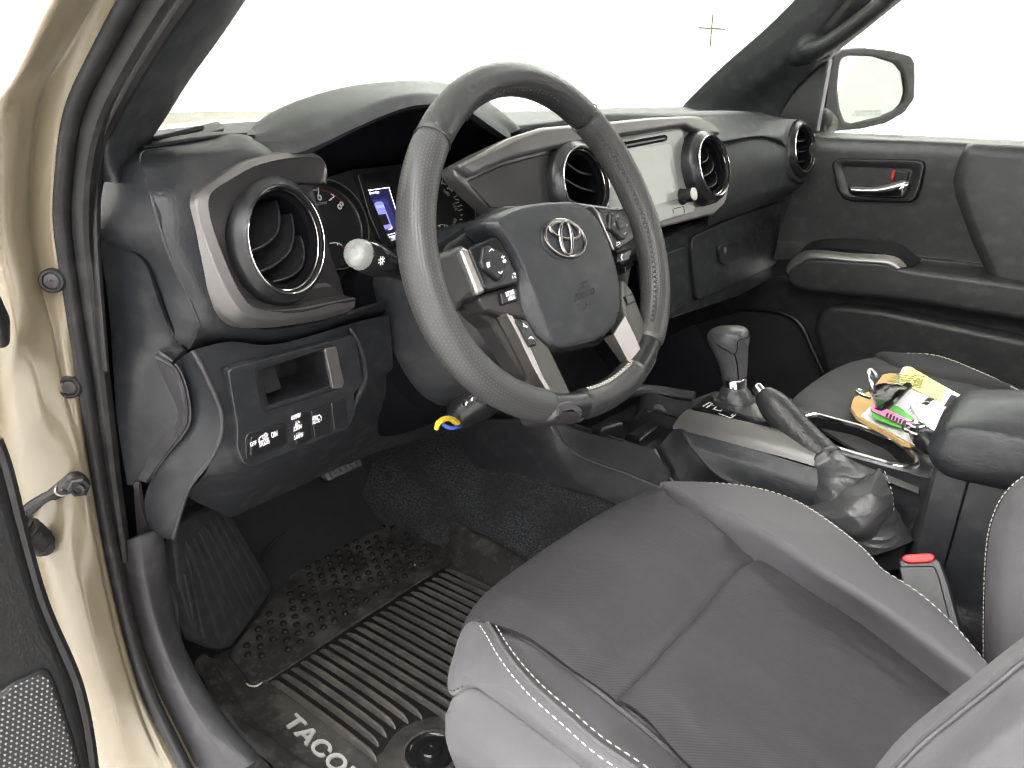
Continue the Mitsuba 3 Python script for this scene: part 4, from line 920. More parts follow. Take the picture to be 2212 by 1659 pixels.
# ---------------------------------------------------------------- steering column
co = thing('steering_column', 'grained black steering column shroud below the wheel with ignition lock', 'steering column')
def cring(c, w, top, bot, dx=0.0, k=64, e=2.6):
    t = np.linspace(0, two_pi, k, endpoint=False)
    x = np.sign(np.cos(t)) * np.abs(np.cos(t)) ** (2 / e) * w + dx
    y = np.sign(np.sin(t)) * np.abs(np.sin(t)) ** (2 / e)
    return WF.P(np.stack([x, np.where(y > 0, y * top, y * bot), np.full(k, c)], 1))
put('shroud', rings([cring(-.055, .05, .035, .05), cring(-.06, .056, .045, .075), cring(-.09, .066, .055, .105), cring(-.135, .082, .06, .135), cring(-.18, .092, .06, .150), cring(-.215, .096, .05, .155), cring(-.25, .096, .03, .150)]), 'soft_plastic', co, smooth=50)
put('shroud_cap', rings([cring(-.045, .060, .05, .062, e=2), cring(-.050, .068, .058, .07, e=2), cring(-.062, .070, .06, .072, e=2), cring(-.066, .066, .056, .068, e=2)]), 'smooth_black', co, smooth=40)
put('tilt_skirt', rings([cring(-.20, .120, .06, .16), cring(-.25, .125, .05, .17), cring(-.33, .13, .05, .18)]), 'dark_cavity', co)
# turn of the light stalk
ls = thing('light_stalk', 'black headlight stalk with pale grey rounded tip left of the wheel', 'stalk')
S0, S1 = hy(757, 543, .060), hy(935, 602, .075)
sd = nrm(S1 - S0)
LS = Fr(S0, np.cross(sd, [0, 0, 1]) * -1, np.cross(np.cross(sd, [0, 0, 1]) * -1, sd) * -1)
def along(s): return S0 + sd * s
put('tip', tube(np.array([along(s) for s in (0, .0008, .003, .007, .0135, .0150)]), [.0015, .0070, .0110, .0132, .0142, .0138], k=30), 'stalk_grey', ls, smooth=50)
put('body', tube(np.array([along(s) for s in (.0150, .0158, .022, .036, .046, .06, .10)]), [.0138, .0142, .0160, .0158, .0140, .0115, .0110], k=30), 'gloss_black', ls, smooth=40)
SFs = Fr(along(.027) + np.cross(np.cross(sd, EYE - S0), sd) / np.linalg.norm(np.cross(np.cross(sd, EYE - S0), sd)) * .0160, sd, np.cross(nrm(EYE - S0), sd))
sc0 = SFs.q([(824, 563)], 0)[0]
put('symbol', strokes(SFs, [arc(sc0, .0016, 0, 360, 14)] + [np.array([sc0 + .0026 * np.array([math.cos(a), math.sin(a)]), sc0 + .0040 * np.array([math.cos(a), math.sin(a)])]) for a in np.arange(8) * math.pi / 4], .00045), 'white_print', ls)
# ignition lock and the loose wires
lk = put('ignition_lock', blob([hy(1075, 835, .10), hy(1035, 862, .105), hy(1000, 890, .115)], [.024, .026, .020], .006), 'smooth_black', co)
LKF = Fr(hy(1045, 850, .085), (1, -.25, .1), (.0, -.1, 1))
put('key_slot', lathe(LKF, [(.0105, -.01), (.0105, .003), (.0095, .0045), (.0005, .0045)], 30, LKF.q([(1046, 855)])[0]), 'graphite', lk)
for p in ((1022, 863), (1010, 872)):
    F = Fr(hy(*p, .085), (1, -.2, .1), (0, -.1, 1))
    put('screw', lathe(F, [(.0045, -.004), (.0045, .001), (.003, .0022), (.0005, .0022)], 16), 'chrome', lk)
for nm, wlab, pts, r in (("yellow_wire", "yellow wire drooping furthest left under the steering column", [(943, 925, .10), (948, 912, .095), (962, 904, .095), (980, 907, .10), (995, 914, .115)], .0032),
                       ("yellow_wire", "second yellow wire, shorter and nearer the ignition lock", [(952, 912, .10), (966, 903, .10), (982, 912, .10), (996, 909, .115)], .0028),
                       ("red_wire", "red wire hanging among the yellow wires under the column", [(955, 912, .105), (968, 907, .10), (982, 908, .10), (996, 905, .115)], .0018),
                       ("blue_wire", "blue wire looping lowest under the steering column", [(956, 916, .105), (970, 924, .10), (985, 923, .10), (1000, 918, .115)], .0024)):
    k = thing(nm, wlab, "wire")
    scene[k] = mikit.ply(tube(HY(pts), r, 24, 8), nm.split('_')[0] + '_wire', smooth=35)
# ---------------------------------------------------------------- passenger door
pd = thing('passenger_door', 'closed black passenger door panel with chrome release lever', 'door')
put('upper_panel', loft([
    HX([(1758, 284, .755), (1900, 290, .755), (2050, 296, .755), (2212, 304, .755), (2500, 318, .755)]),
    HX([(1762, 291, .715), (1900, 296, .715), (2050, 302, .715), (2212, 309, .715), (2500, 322, .715)]),
    HX([(1752, 300, .700), (1900, 304, .700), (2050, 310, .700), (2212, 318, .700), (2500, 332, .700)]),
    HX([(1738, 325, .692), (1900, 330, .692), (2050, 338, .692), (2212, 347, .692), (2500, 365, .692)]),
    HX([(1708, 430, .700), (1900, 450, .705), (2050, 462, .705), (2212, 470, .705), (2500, 480, .705)]),
    HX([(1680, 520, .705), (1850, 535, .715), (1985, 552, .715), (2110, 568, .715), (2212, 580, .715), (2500, 610, .715)]),
    HX([(1672, 560, .690), (1850, 566, .690), (1985, 580, .690), (2110, 592, .690), (2212, 602, .690), (2500, 640, .690)])], 60, 50, .006), 'door_plastic', pd)
put('lower_panel', loft([
    HX([(1640, 600, .700), (1700, 600, .690), (1850, 625, .690), (2000, 645, .690), (2212, 680, .690), (2500, 725, .690)]),
    HX([(1625, 650, .715), (1720, 655, .700), (1850, 668, .705), (2000, 690, .708), (2212, 722, .708), (2500, 770, .708)]),
    HX([(1600, 730, .725), (1740, 720, .710), (1850, 740, .712), (2000, 770, .712), (2212, 800, .712), (2500, 860, .712)]),
    HX([(1560, 900, .73), (1780, 860, .715), (1900, 880, .715), (2100, 930, .715), (2300, 970, .715), (2600, 1040, .715)])], 60, 40, .006), 'door_plastic', pd)
DFr = Fr((.700, 0, .6), (0, -1, 0), (0, 0, 1))
def dpad(name, pts, m, h, bevel, r=.004, parent=pd, n=80, base=-.012, dome=0.0, F=DFr, smooth=35):
    return put(name, puff(F, rounded(F.q(pts, h), r, n), h, bevel, base, dome), m, parent, smooth=smooth)
dpad('rear_pad', [(2086, 306), (2064, 345), (2052, 396), (2060, 432), (2088, 508), (2110, 560), (2134, 612), (2165, 640), (2212, 652), (2520, 700), (2520, 328)], 'door_plastic', .030, .024, .012, smooth=60)
dpad('pocket_panel', [(1754, 712), (1766, 674), (1800, 656), (1900, 666), (2212, 730), (2600, 800), (2600, 1060), (1900, 930), (1795, 850)], 'door_plastic', .022, .018, .012, smooth=60)
arm = dpad('armrest', [(1694, 600), (1700, 580), (1745, 556), (1919, 564), (1955, 580), (2125, 602), (2212, 614), (2500, 655), (2500, 738), (2212, 694), (1960, 652), (1728, 629), (1700, 616)], 'door_plastic', .068, .012, .008, base=-.01, smooth=50)
put('trim_strip', loft([HX([(1698, 586, .640), (1702, 572, .640), (1716, 556, .642), (1742, 541, .644), (1830, 546, .645), (1919, 551, .645), (1945, 560, .643), (1960, 575, .640)]),
                        HX([(1703, 590, .630), (1709, 580, .630), (1726, 569, .630), (1746, 559, .630), (1830, 564, .630), (1905, 569, .630), (1925, 574, .630), (1938, 582, .630)]),
                        HX([(1705, 594, .640), (1712, 584, .640), (1729, 573, .640), (1748, 563, .640), (1830, 568, .640), (1903, 573, .640), (1922, 578, .640), (1936, 586, .640)])], 60, 12, .003), 'bright_trim', arm)
swp = put('switch_pad', loft([HX([(1718, 553, .645), (1742, 539, .646), (1919, 550, .647), (1948, 561, .646), (1966, 577, .642)]), HX([(1733, 540, .672), (1752, 528, .675), (1930, 536, .678), (1955, 546, .675), (1982, 567, .668)]), HX([(1737, 533, .692), (1763, 520, .697), (1938, 527, .70), (1960, 538, .70), (1990, 560, .69)])], 50, 14, .004), 'smooth_black', arm)
for a, b in (((1800, 527), (1815, 531)), ((1845, 530), (1880, 536))):
    F = Fr(hx(*a, .676), (0, -1, -.02), (1, 0, .45))
    put('window_switch', box(F, -.004, .02, -.006, .006, .0, .004, .001), 'gloss_black', swp)
put('shelf_edge', tube(HX([(1985, 556, .695), (2060, 564, .695), (2125, 572, .695)]), .002, 20, 6), 'smooth_black', pd)
hb = put('handle_bezel', rings((lambda o, i: [DFr.P(o, -.006), DFr.P(o, .006), DFr.P(inset(o, .004), .012), DFr.P(inset(o, .009), .013), DFr.P(i, .009), DFr.P(i, -.012)])(
    rounded(DFr.q([(1796, 360), (1800, 346), (1814, 340), (1984, 343), (1999, 349), (2001, 360), (1990, 407), (1980, 430), (1966, 439), (1838, 435), (1822, 430), (1808, 412)], .008), .006, 120),
    rounded(DFr.q([(1819, 361), (1824, 359), (1968, 364), (1973, 369), (1955, 424), (1950, 427), (1845, 423), (1836, 417)], .006), .004, 120)), False, False), 'smooth_black', pd)
dpad('handle_cup', [(1815, 356), (1978, 362), (1960, 432), (1832, 426)], 'dark_cavity', -.004, .0005, .002, base=-.010, parent=hb)
dpad('cup_panel', [(1835, 362), (1925, 366), (1908, 400), (1850, 404)], 'black_plastic', .001, .003, .003, base=-.01, parent=hb)
lev = put('lever', loft([HX([(1835, 402, .700), (1870, 403, .698), (1902, 401, .694), (1930, 393, .690), (1950, 388, .689), (1965, 390, .692)]),
                         HX([(1836, 408, .690), (1870, 410, .688), (1905, 409, .684), (1932, 404, .680), (1952, 398, .680), (1964, 398, .684)]),
                         HX([(1838, 420, .692), (1870, 423, .690), (1905, 425, .687), (1932, 426, .684), (1950, 425, .684), (1957, 420, .690)])], 50, 16, .004, 'cubic'), 'chrome', hb, smooth=True)
dpad('lock_key', [(1936, 370), (1964, 371), (1958, 392), (1930, 392)], 'smooth_black', .010, .0015, .001, parent=hb)
put('lock_rim', tube(DFr.P(DFr.q([(1938, 371), (1963, 372), (1958, 390), (1936, 389), (1940, 371)], .006), .0065), .0012, k=6, lin=True), 'chrome', hb)
dpad('lock_flag', [(1928, 368), (1934, 368), (1929, 389), (1923, 389)], 'red_plastic', .007, .001, .0005, parent=hb)
GFr = Fr((.712, 0, .3), (0, -1, 0), (0, 0, 1))
gp_ = GFr.q([(1500, 700), (1600, 672), (1690, 680), (1728, 702), (1748, 740), (1780, 815), (1700, 900), (1500, 900)], .004)
k = put('speaker_grille', puff(GFr, rounded(gp_, .01, 80), .004, .003, -.01), 'speaker_mesh', pd)
put('grille_rim', tube(HX([(1590, 668, .702), (1640, 668, .700), (1695, 678, .698), (1728, 699, .698), (1750, 742, .698), (1783, 812, .698)]), [.003, .004, .005, .006, .006, .006], 40, 8), 'smooth_black', pd)
put('door_window', tm([(.725, .13, .70), (.725, -.62, .70), (.66, -.62, 1.08), (.66, -.05, 1.08)], [[0, 1, 2], [0, 2, 3]]), 'tinted_glass', pd, smooth=False)

# ---------------------------------------------------------------- passenger side mirror
mr = thing('side_mirror', 'black passenger side mirror outside the door glass reflecting white', 'mirror')
MF_ = Fr(hx(1880, 190, .96), (.955, -.295, 0), (-.02, .03, 1))
so = MF_.q([(1792, 170), (1803, 124), (1822, 108), (1866, 104), (1930, 111), (1968, 121), (1977, 136), (1978, 175), (1976, 214), (1955, 243), (1917, 265), (1870, 276), (1836, 279), (1800, 282), (1784, 284), (1785, 240)])
gl = MF_.q([(1811, 140), (1816, 126), (1832, 120), (1882, 121), (1930, 136), (1947, 156), (1953, 198), (1946, 222), (1930, 238), (1900, 252), (1836, 267), (1822, 262), (1812, 235), (1806, 190)], -.004)
so, gl = rounded(so, .012, 140), rounded(gl, .012, 140)
jj = np.argmin(np.linalg.norm(gl - so[0], axis=1)); gl = np.roll(gl, -jj, 0)
cs = so.mean(0)
put('shell', rings([MF_.P(gl, -.010), MF_.P(gl, -.002), MF_.P(gl + (so - gl) * .3, .001), MF_.P(so, -.002), MF_.P(cs + (so - cs) * 1.03, -.012), MF_.P(cs + (so - cs) * 1.0, -.04), MF_.P(cs + (so - cs) * .8, -.075), MF_.P(cs + (so - cs) * .45, -.095)]), 'mirror_black', mr, smooth=50)
mgl = put('glass', prism(MF_, cs + (gl - cs) * 1.0, -.008, -.0045), 'mirror_silver', mr, smooth=False)
MG = Fr(MF_.P([[0, 0]], -.0044)[0], MF_.u, MF_.v)
put('lettering', join([words(MG, 'OBJECTS IN MIRROR ARE', *MG.q([(1845, 243.5), (1905, 243)]), depth=.0002), words(MG, 'CLOSER THAN THEY APPEAR', *MG.q([(1839, 252), (1904, 250)]), depth=.0002)]), 'grey_print', mr, smooth=False, kind='stuff')
put('arm', blob(HX([(1800, 262, .93), (1788, 268, .86), (1770, 262, .78)]), [.022, .024, .03], .008), 'mirror_black', mr)

# ---------------------------------------------------------------- driver seat
ds = thing('driver_seat', 'grey cloth driver seat with pale twin stitching in the foreground', 'seat')
def wr(G):
    n = meshkit.fbm(G * [28, 9, 9], 3, 5)[..., None]
    return G + np.array([0, 0, 1.0]) * (n - .5) * .0035
sil = HZ([(1003, 1352, .283), (1030, 1302, .284), (1095, 1243, .285), (1185, 1180, .286), (1300, 1108, .286), (1370, 1074, .286), (1425, 1055, .287)])
CB = HZ([(1329, 1516, .279), (1378, 1468, .288), (1438, 1403, .291), (1502, 1335, .291), (1556, 1270, .290), (1596, 1230, .286), (1636, 1211, .277)])
put('cushion_insert', loft([
    sil + np.array([0, .012, -.16]), sil + np.array([0, .018, -.07]), sil + np.array([0, .008, -.016]), sil,
    HZ([(1046, 1341, .305), (1090, 1300, .311), (1160, 1244, .314), (1250, 1180, .314), (1350, 1115, .312), (1400, 1085, .309), (1440, 1067, .298)]),
    HZ([(1133, 1373, .308), (1190, 1325, .316), (1260, 1264, .318), (1345, 1190, .318), (1430, 1130, .317), (1490, 1100, .312), (1520, 1120, .296)]),
    HZ([(1230, 1440, .299), (1290, 1385, .307), (1365, 1310, .310), (1440, 1235, .310), (1510, 1172, .309), (1560, 1150, .304), (1590, 1176, .289)]),
    CB + np.array([0, .012, .0055]), CB + np.array([0, .004, .0045]),
    CB, CB + np.array([0, -.004, .0045]), CB + np.array([0, -.012, .0055]),
    HZ([(1500, 1660, .268), (1560, 1590, .275), (1640, 1500, .278), (1710, 1428, .278), (1775, 1372, .276), (1810, 1350, .272), (1850, 1341, .258)]),
    HZ([(1760, 1850, .25), (1830, 1760, .256), (1910, 1660, .257), (1975, 1585, .255), (2020, 1540, .252), (2045, 1518, .247), (2068, 1505, .234)])], 90, 110, .006, bump=wr), 'seat_twill', ds, smooth=60)
V = HZ([(1040, 1340, .296), (1077, 1347, .300), (1133, 1375, .299), (1205, 1423, .290), (1269, 1471, .283), (1333, 1521, .275), (1405, 1579, .264), (1500, 1662, .25), (1640, 1775, .235)]) - np.array([0, 0, .009])
RG = HZ([(1048, 1341, .300), (1066, 1368, .308), (1088, 1405, .312), (1157, 1489, .313), (1225, 1549, .311), (1289, 1605, .308), (1365, 1657, .304), (1480, 1740, .296), (1600, 1830, .29)])
put('cushion_valley', loft([V + np.array([.005, 0, .008]), V + np.array([.001, 0, .001]), V * .6 + RG * .4 - np.array([0, 0, .011]), RG], 80, 24, .004), 'seat_cloth', ds, smooth=60)
M1 = HZ([(1006, 1350, .286), (1020, 1375, .292), (1040, 1415, .298), (1095, 1495, .301), (1160, 1555, .300), (1230, 1612, .297), (1310, 1670, .293), (1440, 1765, .285), (1560, 1855, .278)])
M2 = HZ([(985, 1395, .262), (983, 1425, .270), (1000, 1455, .277), (1055, 1495, .285), (1115, 1540, .286), (1185, 1592, .285), (1265, 1652, .282), (1410, 1760, .274), (1530, 1855, .266)])
LSm = HZ([(969, 1455, .236), (968, 1490, .240), (985, 1496, .252), (1020, 1484, .265), (1075, 1514, .268), (1140, 1563, .268), (1215, 1622, .267), (1365, 1738, .260), (1490, 1838, .252)])
put('bolster_top', loft([RG + np.array([0, 0, -.001]), RG * .6 + M1 * .4 + np.array([0, 0, .0025]), M1, M2, LSm, LSm + np.array([.012, 0, -.01])], 90, 40, .004), 'seat_cloth', ds, smooth=60)
L2 = HZ([(968, 1530, .226), (972, 1510, .238), (988, 1496, .251), (1018, 1485, .264), (1072, 1515, .267), (1138, 1565, .267), (1214, 1624, .266), (1364, 1740, .259), (1488, 1840, .251)]) + np.array([.002, 0, -.002])
put('bolster_side', loft([L2 + np.array([.010, .0, -.004]), L2,
    HZ([(962, 1545, .215), (968, 1540, .220), (985, 1535, .230), (1018, 1530, .242), (1072, 1562, .245), (1138, 1612, .245), (1214, 1670, .244), (1364, 1785, .238), (1488, 1885, .23)]),
    HZ([(962, 1580, .195), (970, 1590, .195), (990, 1595, .20), (1025, 1605, .207), (1078, 1640, .21), (1145, 1695, .21), (1225, 1755, .21), (1370, 1870, .20), (1500, 1970, .19)]),
    HZ([(985, 1660, .13), (995, 1670, .13), (1015, 1680, .13), (1050, 1700, .135), (1100, 1740, .14), (1165, 1790, .14), (1245, 1850, .14), (1390, 1960, .13), (1520, 2060, .12)])], 80, 40, .004, bump=wr), 'seat_cloth', ds, smooth=60)
SR = HZ([(1428, 1056, .289), (1500, 1104, .297), (1560, 1150, .292), (1640, 1215, .278), (1750, 1286, .267), (1850, 1341, .257), (1960, 1425, .245), (2066, 1506, .233), (2200, 1600, .214)])
RB = HZ([(1429, 1055, .291), (1530, 1085, .313), (1600, 1122, .318), (1690, 1178, .318), (1790, 1243, .312), (1890, 1305, .302), (1985, 1372, .292), (2075, 1440, .282), (2200, 1540, .265)])
PE = HZ([(1426, 1054, .290), (1490, 1050, .296), (1560, 1052, .302), (1640, 1063, .306), (1720, 1090, .306), (1800, 1141, .303), (1870, 1200, .298), (1905, 1238, .296), (1965, 1276, .291), (2040, 1340, .284), (2120, 1435, .272), (2180, 1520, .25)])
put('bolster_inner', loft([SR + np.array([-.006, 0, -.012]), SR, SR * .85 + RB * .15 + np.array([0, 0, .005]), SR * .6 + RB * .4 + np.array([0, 0, .006]), RB, res(RB, 9) * .45 + res(PE, 9) * .55 + np.array([0, 0, .006]), PE, PE + np.array([.010, .004, -.012]), PE + np.array([.022, .012, -.15])], 100, 50, .004), 'seat_cloth', ds, smooth=60)
def zoff(P, d): return np.asarray(P) + np.asarray(d)
put('piping', tube(zoff(RG, (0, 0, .0015)), .0018, 90, 8), 'seat_cloth', ds)
put('piping', tube(zoff(V, (-.001, 0, .0075)), .0022, 90, 8), 'seat_cloth', ds)
put('piping', tube(zoff(SR, (.001, 0, -.001)), .0017, 90, 8), 'seat_dark', ds)
put('piping', tube(zoff(PE, (.001, .001, .001)), .0022, 110, 8), 'seat_cloth', ds)
put('stitching', [stitches(zoff(RG, (-.010, -.002, .0013)), .0048, .0032, .0007), stitches(zoff(RG, (.008, .002, -.0005)), .0048, .0032, .0007)], 'thread', ds, kind='stuff', label='pale twin stitching along the outer seat bolster')
put('stitching', [stitches(zoff(PE, (-.006, -.0045, .0055)), .005, .0028, .0009), stitches(zoff(PE, (.002, .0015, .0035)), .005, .0028, .0009)], 'thread', ds, kind='stuff', label='pale twin stitching along the inner seat bolster')
put('stitching', stitches(zoff(LSm, (-.001, 0, .003)), .003, .0035, .0006), 'seat_dark', ds, kind='stuff', label='dark stitching over the lower bolster seam')
# backrest: near bolster and far bolster
E1 = HX([(1870, 1705, -.585), (1912, 1657, -.585), (1960, 1602, -.585), (2060, 1521, -.585), (2140, 1457, -.585), (2212, 1402, -.585), (2340, 1315, -.585)])
E2 = HX([(1935, 1715, -.605), (1986, 1660, -.605), (2030, 1620, -.605), (2110, 1552, -.605), (2175, 1500, -.605), (2240, 1445, -.605), (2380, 1345, -.605)])
E3 = HX([(2060, 1830, -.625), (2120, 1760, -.625), (2170, 1710, -.625), (2230, 1640, -.625), (2290, 1590, -.625), (2340, 1540, -.625), (2480, 1440, -.625)])
put('back_bolster', loft([E1 + np.array([.06, -.03, -.02]), E1 + np.array([.012, -.001, -.004]), E1, E1 * .5 + E2 * .5 + np.array([-.004, .001, .002])], 60, 20, .004), 'seat_cloth', ds, smooth=60)
put('back_bolster', loft([E1 * .5 + E2 * .5 + np.array([-.004, .001, .002]), E2, E2 * .6 + E3 * .4 + np.array([-.012, 0, 0]), E3, E3 + np.array([.05, -.04, -.05])], 60, 24, .004), 'seat_cloth', ds, smooth=60)
put('piping', tube(E1 + np.array([-.002, .0005, .001]), .0014, 80, 8), 'seat_cloth', ds)
put('piping', tube(E1 * .5 + E2 * .5 + np.array([-.006, .001, .003]), .001, 80, 8), 'seat_cloth', ds)
put('stitching', stitches(E1 + np.array([-.005, .0005, .001]), .0034, .0018, .0006), 'thread', ds, kind='stuff', label='pale stitching on the near backrest bolster')
B0 = HX([(2128, 1500, -.19), (2127, 1400, -.19), (2128, 1290, -.19), (2132, 1200, -.19), (2142, 1135, -.19), (2168, 1075, -.19), (2215, 1030, -.19), (2350, 950, -.19)])
B1 = HX([(2165, 1500, -.21), (2165, 1400, -.215), (2168, 1290, -.215), (2175, 1200, -.215), (2190, 1145, -.215), (2215, 1100, -.215), (2270, 1060, -.215), (2400, 980, -.215)])
B2 = HX([(2260, 1500, -.215), (2260, 1400, -.22), (2265, 1290, -.22), (2275, 1200, -.22), (2290, 1150, -.22), (2320, 1120, -.22), (2370, 1090, -.22), (2480, 1040, -.22)])
put('far_bolster', loft([B0 + np.array([.05, -.02, 0]), B0, B1, B2], 60, 24, .004), 'seat_cloth', ds, smooth=60)
put('stitching', stitches(B0 + np.array([-.004, .001, .002]), .0035, .002, .0006), 'thread', ds, kind='stuff', label='pale stitching on the far backrest bolster')
put('seat_base', box(W0, -.60, -.19, -.55, -.09, .06, .16, .02), 'smooth_black', ds)

# ---------------------------------------------------------------- passenger seat
ps = thing('passenger_seat', 'dark grey passenger seat with papers lying on its cushion', 'seat')
s0 = HZ([(1700, 878, .315), (1712, 863, .325), (1750, 830, .33), (1800, 798, .33), (1846, 780, .33), (1892, 771, .33)])
put('cushion_insert', loft([s0 + np.array([-.005, .02, -.14]), s0 + np.array([-.004, .006, -.02]), s0,
    HZ([(1735, 900, .325), (1760, 878, .335), (1810, 840, .338), (1860, 810, .338), (1910, 792, .338), (1945, 795, .332)]),
    HZ([(1830, 960, .32), (1860, 930, .33), (1920, 880, .332), (1980, 845, .332), (2030, 822, .332), (2075, 825, .328)]),
    HZ([(2000, 1060, .31), (2050, 1010, .315), (2130, 950, .318), (2200, 910, .318), (2260, 885, .318), (2310, 880, .315)])], 60, 50, .006), 'seat_dark', ps, smooth=60)
pe = HZ([(1892, 771, .33), (1945, 769, .335), (2009, 771, .338), (2053, 782, .338), (2097, 800, .336), (2136, 817, .334), (2190, 843, .33), (2300, 900, .32)])
se = HZ([(1892, 771, .329), (1920, 782, .332), (1950, 797, .332), (1990, 808, .331), (2035, 818, .330), (2080, 827, .327), (2190, 855, .32), (2310, 882, .314)])
put('bolster', loft([se + np.array([0, 0, -.01]), se, se * .5 + pe * .5 + np.array([0, 0, .008]), pe, pe + np.array([.02, .01, -.03]), pe + np.array([.03, .02, -.16])], 60, 30, .004), 'seat_dark', ps, smooth=60)
put('side', loft([s0[:2][::-1], HZ([(1830, 962, .315), (1735, 905, .315)])[::-1], HZ([(2000, 1062, .305), (1835, 975, .29)])[::-1]], 20, 10, .004), 'seat_dark', ps)
put('stitching', [stitches(pe + np.array([-.006, -.004, .004]), .007, .003, .0014), stitches(pe + np.array([.003, .002, .003]), .007, .003, .0014)], 'thread', ps, kind='stuff', label='pale twin stitching round the passenger seat edge')
put('seat_base', box(W0, .16, .60, -.60, -.14, .05, .22, .02), 'smooth_black', ps)

# ---------------------------------------------------------------- what lies on the passenger seat
PZ = Fr((.35, -.25, .345), (1, 0, 0), (0, 1, 0))
def sheet_of(name, label, cat, pts, c, h, m, curl=0.0, r=.001):
    k = thing(name, label, cat)
    P = rounded(PZ.q(pts, c), r, 80)
    msh = puff(PZ, P, c + h, min(h * .4, .001), c, steps=2)
    if curl:
        v = np.asarray(msh.vertices).copy()
        v[:, 2] += curl * (meshkit.noise(v * 14, 3) - .3)
        msh.vertices = v
    scene[k] = mikit.ply(msh, m, smooth=30)
    return k
sheet_of('kraft_envelope', 'brown kraft envelope lowest in the paper pile', 'envelope', [(1836, 886), (1843, 868), (1880, 852), (1905, 818), (1925, 813), (1940, 820), (1960, 850), (2000, 960), (1960, 972), (1850, 906)], .0, .006, 'kraft_paper', .004, .006)
p1_ = sheet_of('paper_sheet', 'white sheet sticking out lowest over the brown envelope', 'paper', [(1858, 898), (1880, 880), (1990, 850), (2010, 930), (1985, 970), (1962, 958)], .007, .0008, 'paper_white', .004)
p2_ = sheet_of('paper_sheet', 'white printed sheet behind the yellow note', 'paper', [(1935, 823), (1950, 795), (1962, 792), (2079, 856), (2012, 941), (1990, 930), (1910, 865)], .014, .001, 'paper_white', .002, .002)
put('print', [strokes(Fr(PZ.P([[0, 0]], .0155)[0], PZ.u, PZ.v), [PZ.q(l, .0155) for l in ([(2046, 878), (2060, 856)], [(1998, 873), (2003, 870)], [(2004, 866), (2010, 862)])], .004)], 'ink', p2_)
put('print', [strokes(Fr(PZ.P([[0, 0]], .0155)[0], PZ.u, PZ.v), [PZ.q(l, .0155) for l in ([(1960, 888), (1985, 868)], [(1964, 893), (1985, 876)], [(1968, 896), (1985, 883)])], .0008)], 'grey_print', p2_)
sheet_of('folded_paper', 'narrow folded white slip lying across the printed sheet', 'paper', [(1965, 878), (1972, 875), (2014, 938), (2005, 940)], .0175, .003, 'paper_white')
sheet_of('sticky_note', 'yellow sticky note with handwriting on the white sheet', 'note', [(1958, 796), (1966, 793), (2045, 838), (2033, 868), (1940, 826)], .0165, .0008, 'sticky_yellow', .002)
SN = Fr(PZ.P([[0, 0]], .0180)[0], PZ.u, PZ.v)
put('handwriting', [words(SN, 'Ntl', *SN.q([(1964, 832), (1975, 812)]), depth=.0003), words(SN, 'plate 1', *SN.q([(1988, 838), (1998, 812)]), depth=.0003)], 'olive_ink', 'sticky_note', smooth=False)
sheet_of('green_tag', 'green paper tag under the pink tag', 'tag', [(1880, 885), (1893, 880), (1940, 878), (1975, 905), (1972, 925), (1945, 925), (1888, 905)], .016, .001, 'green_tag')
pk_ = sheet_of('pink_tag', 'pink tag with dark writing held by the black clip', 'tag', [(1881, 877), (1890, 872), (1975, 913), (1968, 928), (1884, 888)], .0185, .001, 'pink_tag')
PT = Fr(PZ.P([[0, 0]], .0206)[0], PZ.u, PZ.v)
put('lettering', strokes(PT, [PT.q([(1918 + 7 * i, 893 + 3.3 * i), (1915 + 7 * i, 901 + 3.3 * i)]) for i in range(7)], .0012), 'ink', pk_)
bc_ = thing('bulldog_clip', 'black bulldog clip standing on the paper pile', 'clip')
c0 = hz(1925, 862, .375)
put('jaw', loft([HZ([(1897, 888, .362), (1925, 868, .365), (1953, 838, .366), (1962, 836, .366)]), HZ([(1892, 868, .385), (1915, 852, .387), (1940, 838, .386), (1955, 840, .375)]), HZ([(1880, 845, .41), (1892, 835, .41), (1905, 828, .41), (1915, 828, .405)])], 30, 16, .003), 'gloss_black', bc_)
put('jaw_roll', tube(HZ([(1896, 889, .362), (1926, 868, .365), (1956, 838, .367), (1962, 834, .367)]), .006, 20, 10), 'gloss_black', bc_)
put('wire', tube(HZ([(1890, 850, .41), (1882, 825, .425), (1877, 808, .432), (1881, 798, .434), (1888, 803, .432), (1893, 815, .425)]), .0025, 24, 8), 'chrome', bc_)
put('wire', tube(HZ([(1880, 860, .385), (1868, 856, .385), (1856, 850, .385), (1850, 845, .386), (1856, 842, .386), (1866, 850, .385)]), .0022, 24, 8), 'chrome', bc_)
kt = thing('car_key', 'black car key with chrome ring at the lower end of the papers', 'key')
put('fob', blob(HZ([(1985, 935, .365), (2000, 950, .365), (2012, 962, .362)]), [.012, .015, .013], .004), 'smooth_black', kt)
kr = PZ.q([(1980, 925)], .03)[0]
put('ring', tube(PZ.P(arc(kr, .015, 0, 360, 30), .028), .0022, k=8), 'chrome', kt)
put('ring', tube(PZ.P(arc(kr + [.006, .004], .011, 0, 360, 30), .033), .0018, k=8), 'chrome', kt)
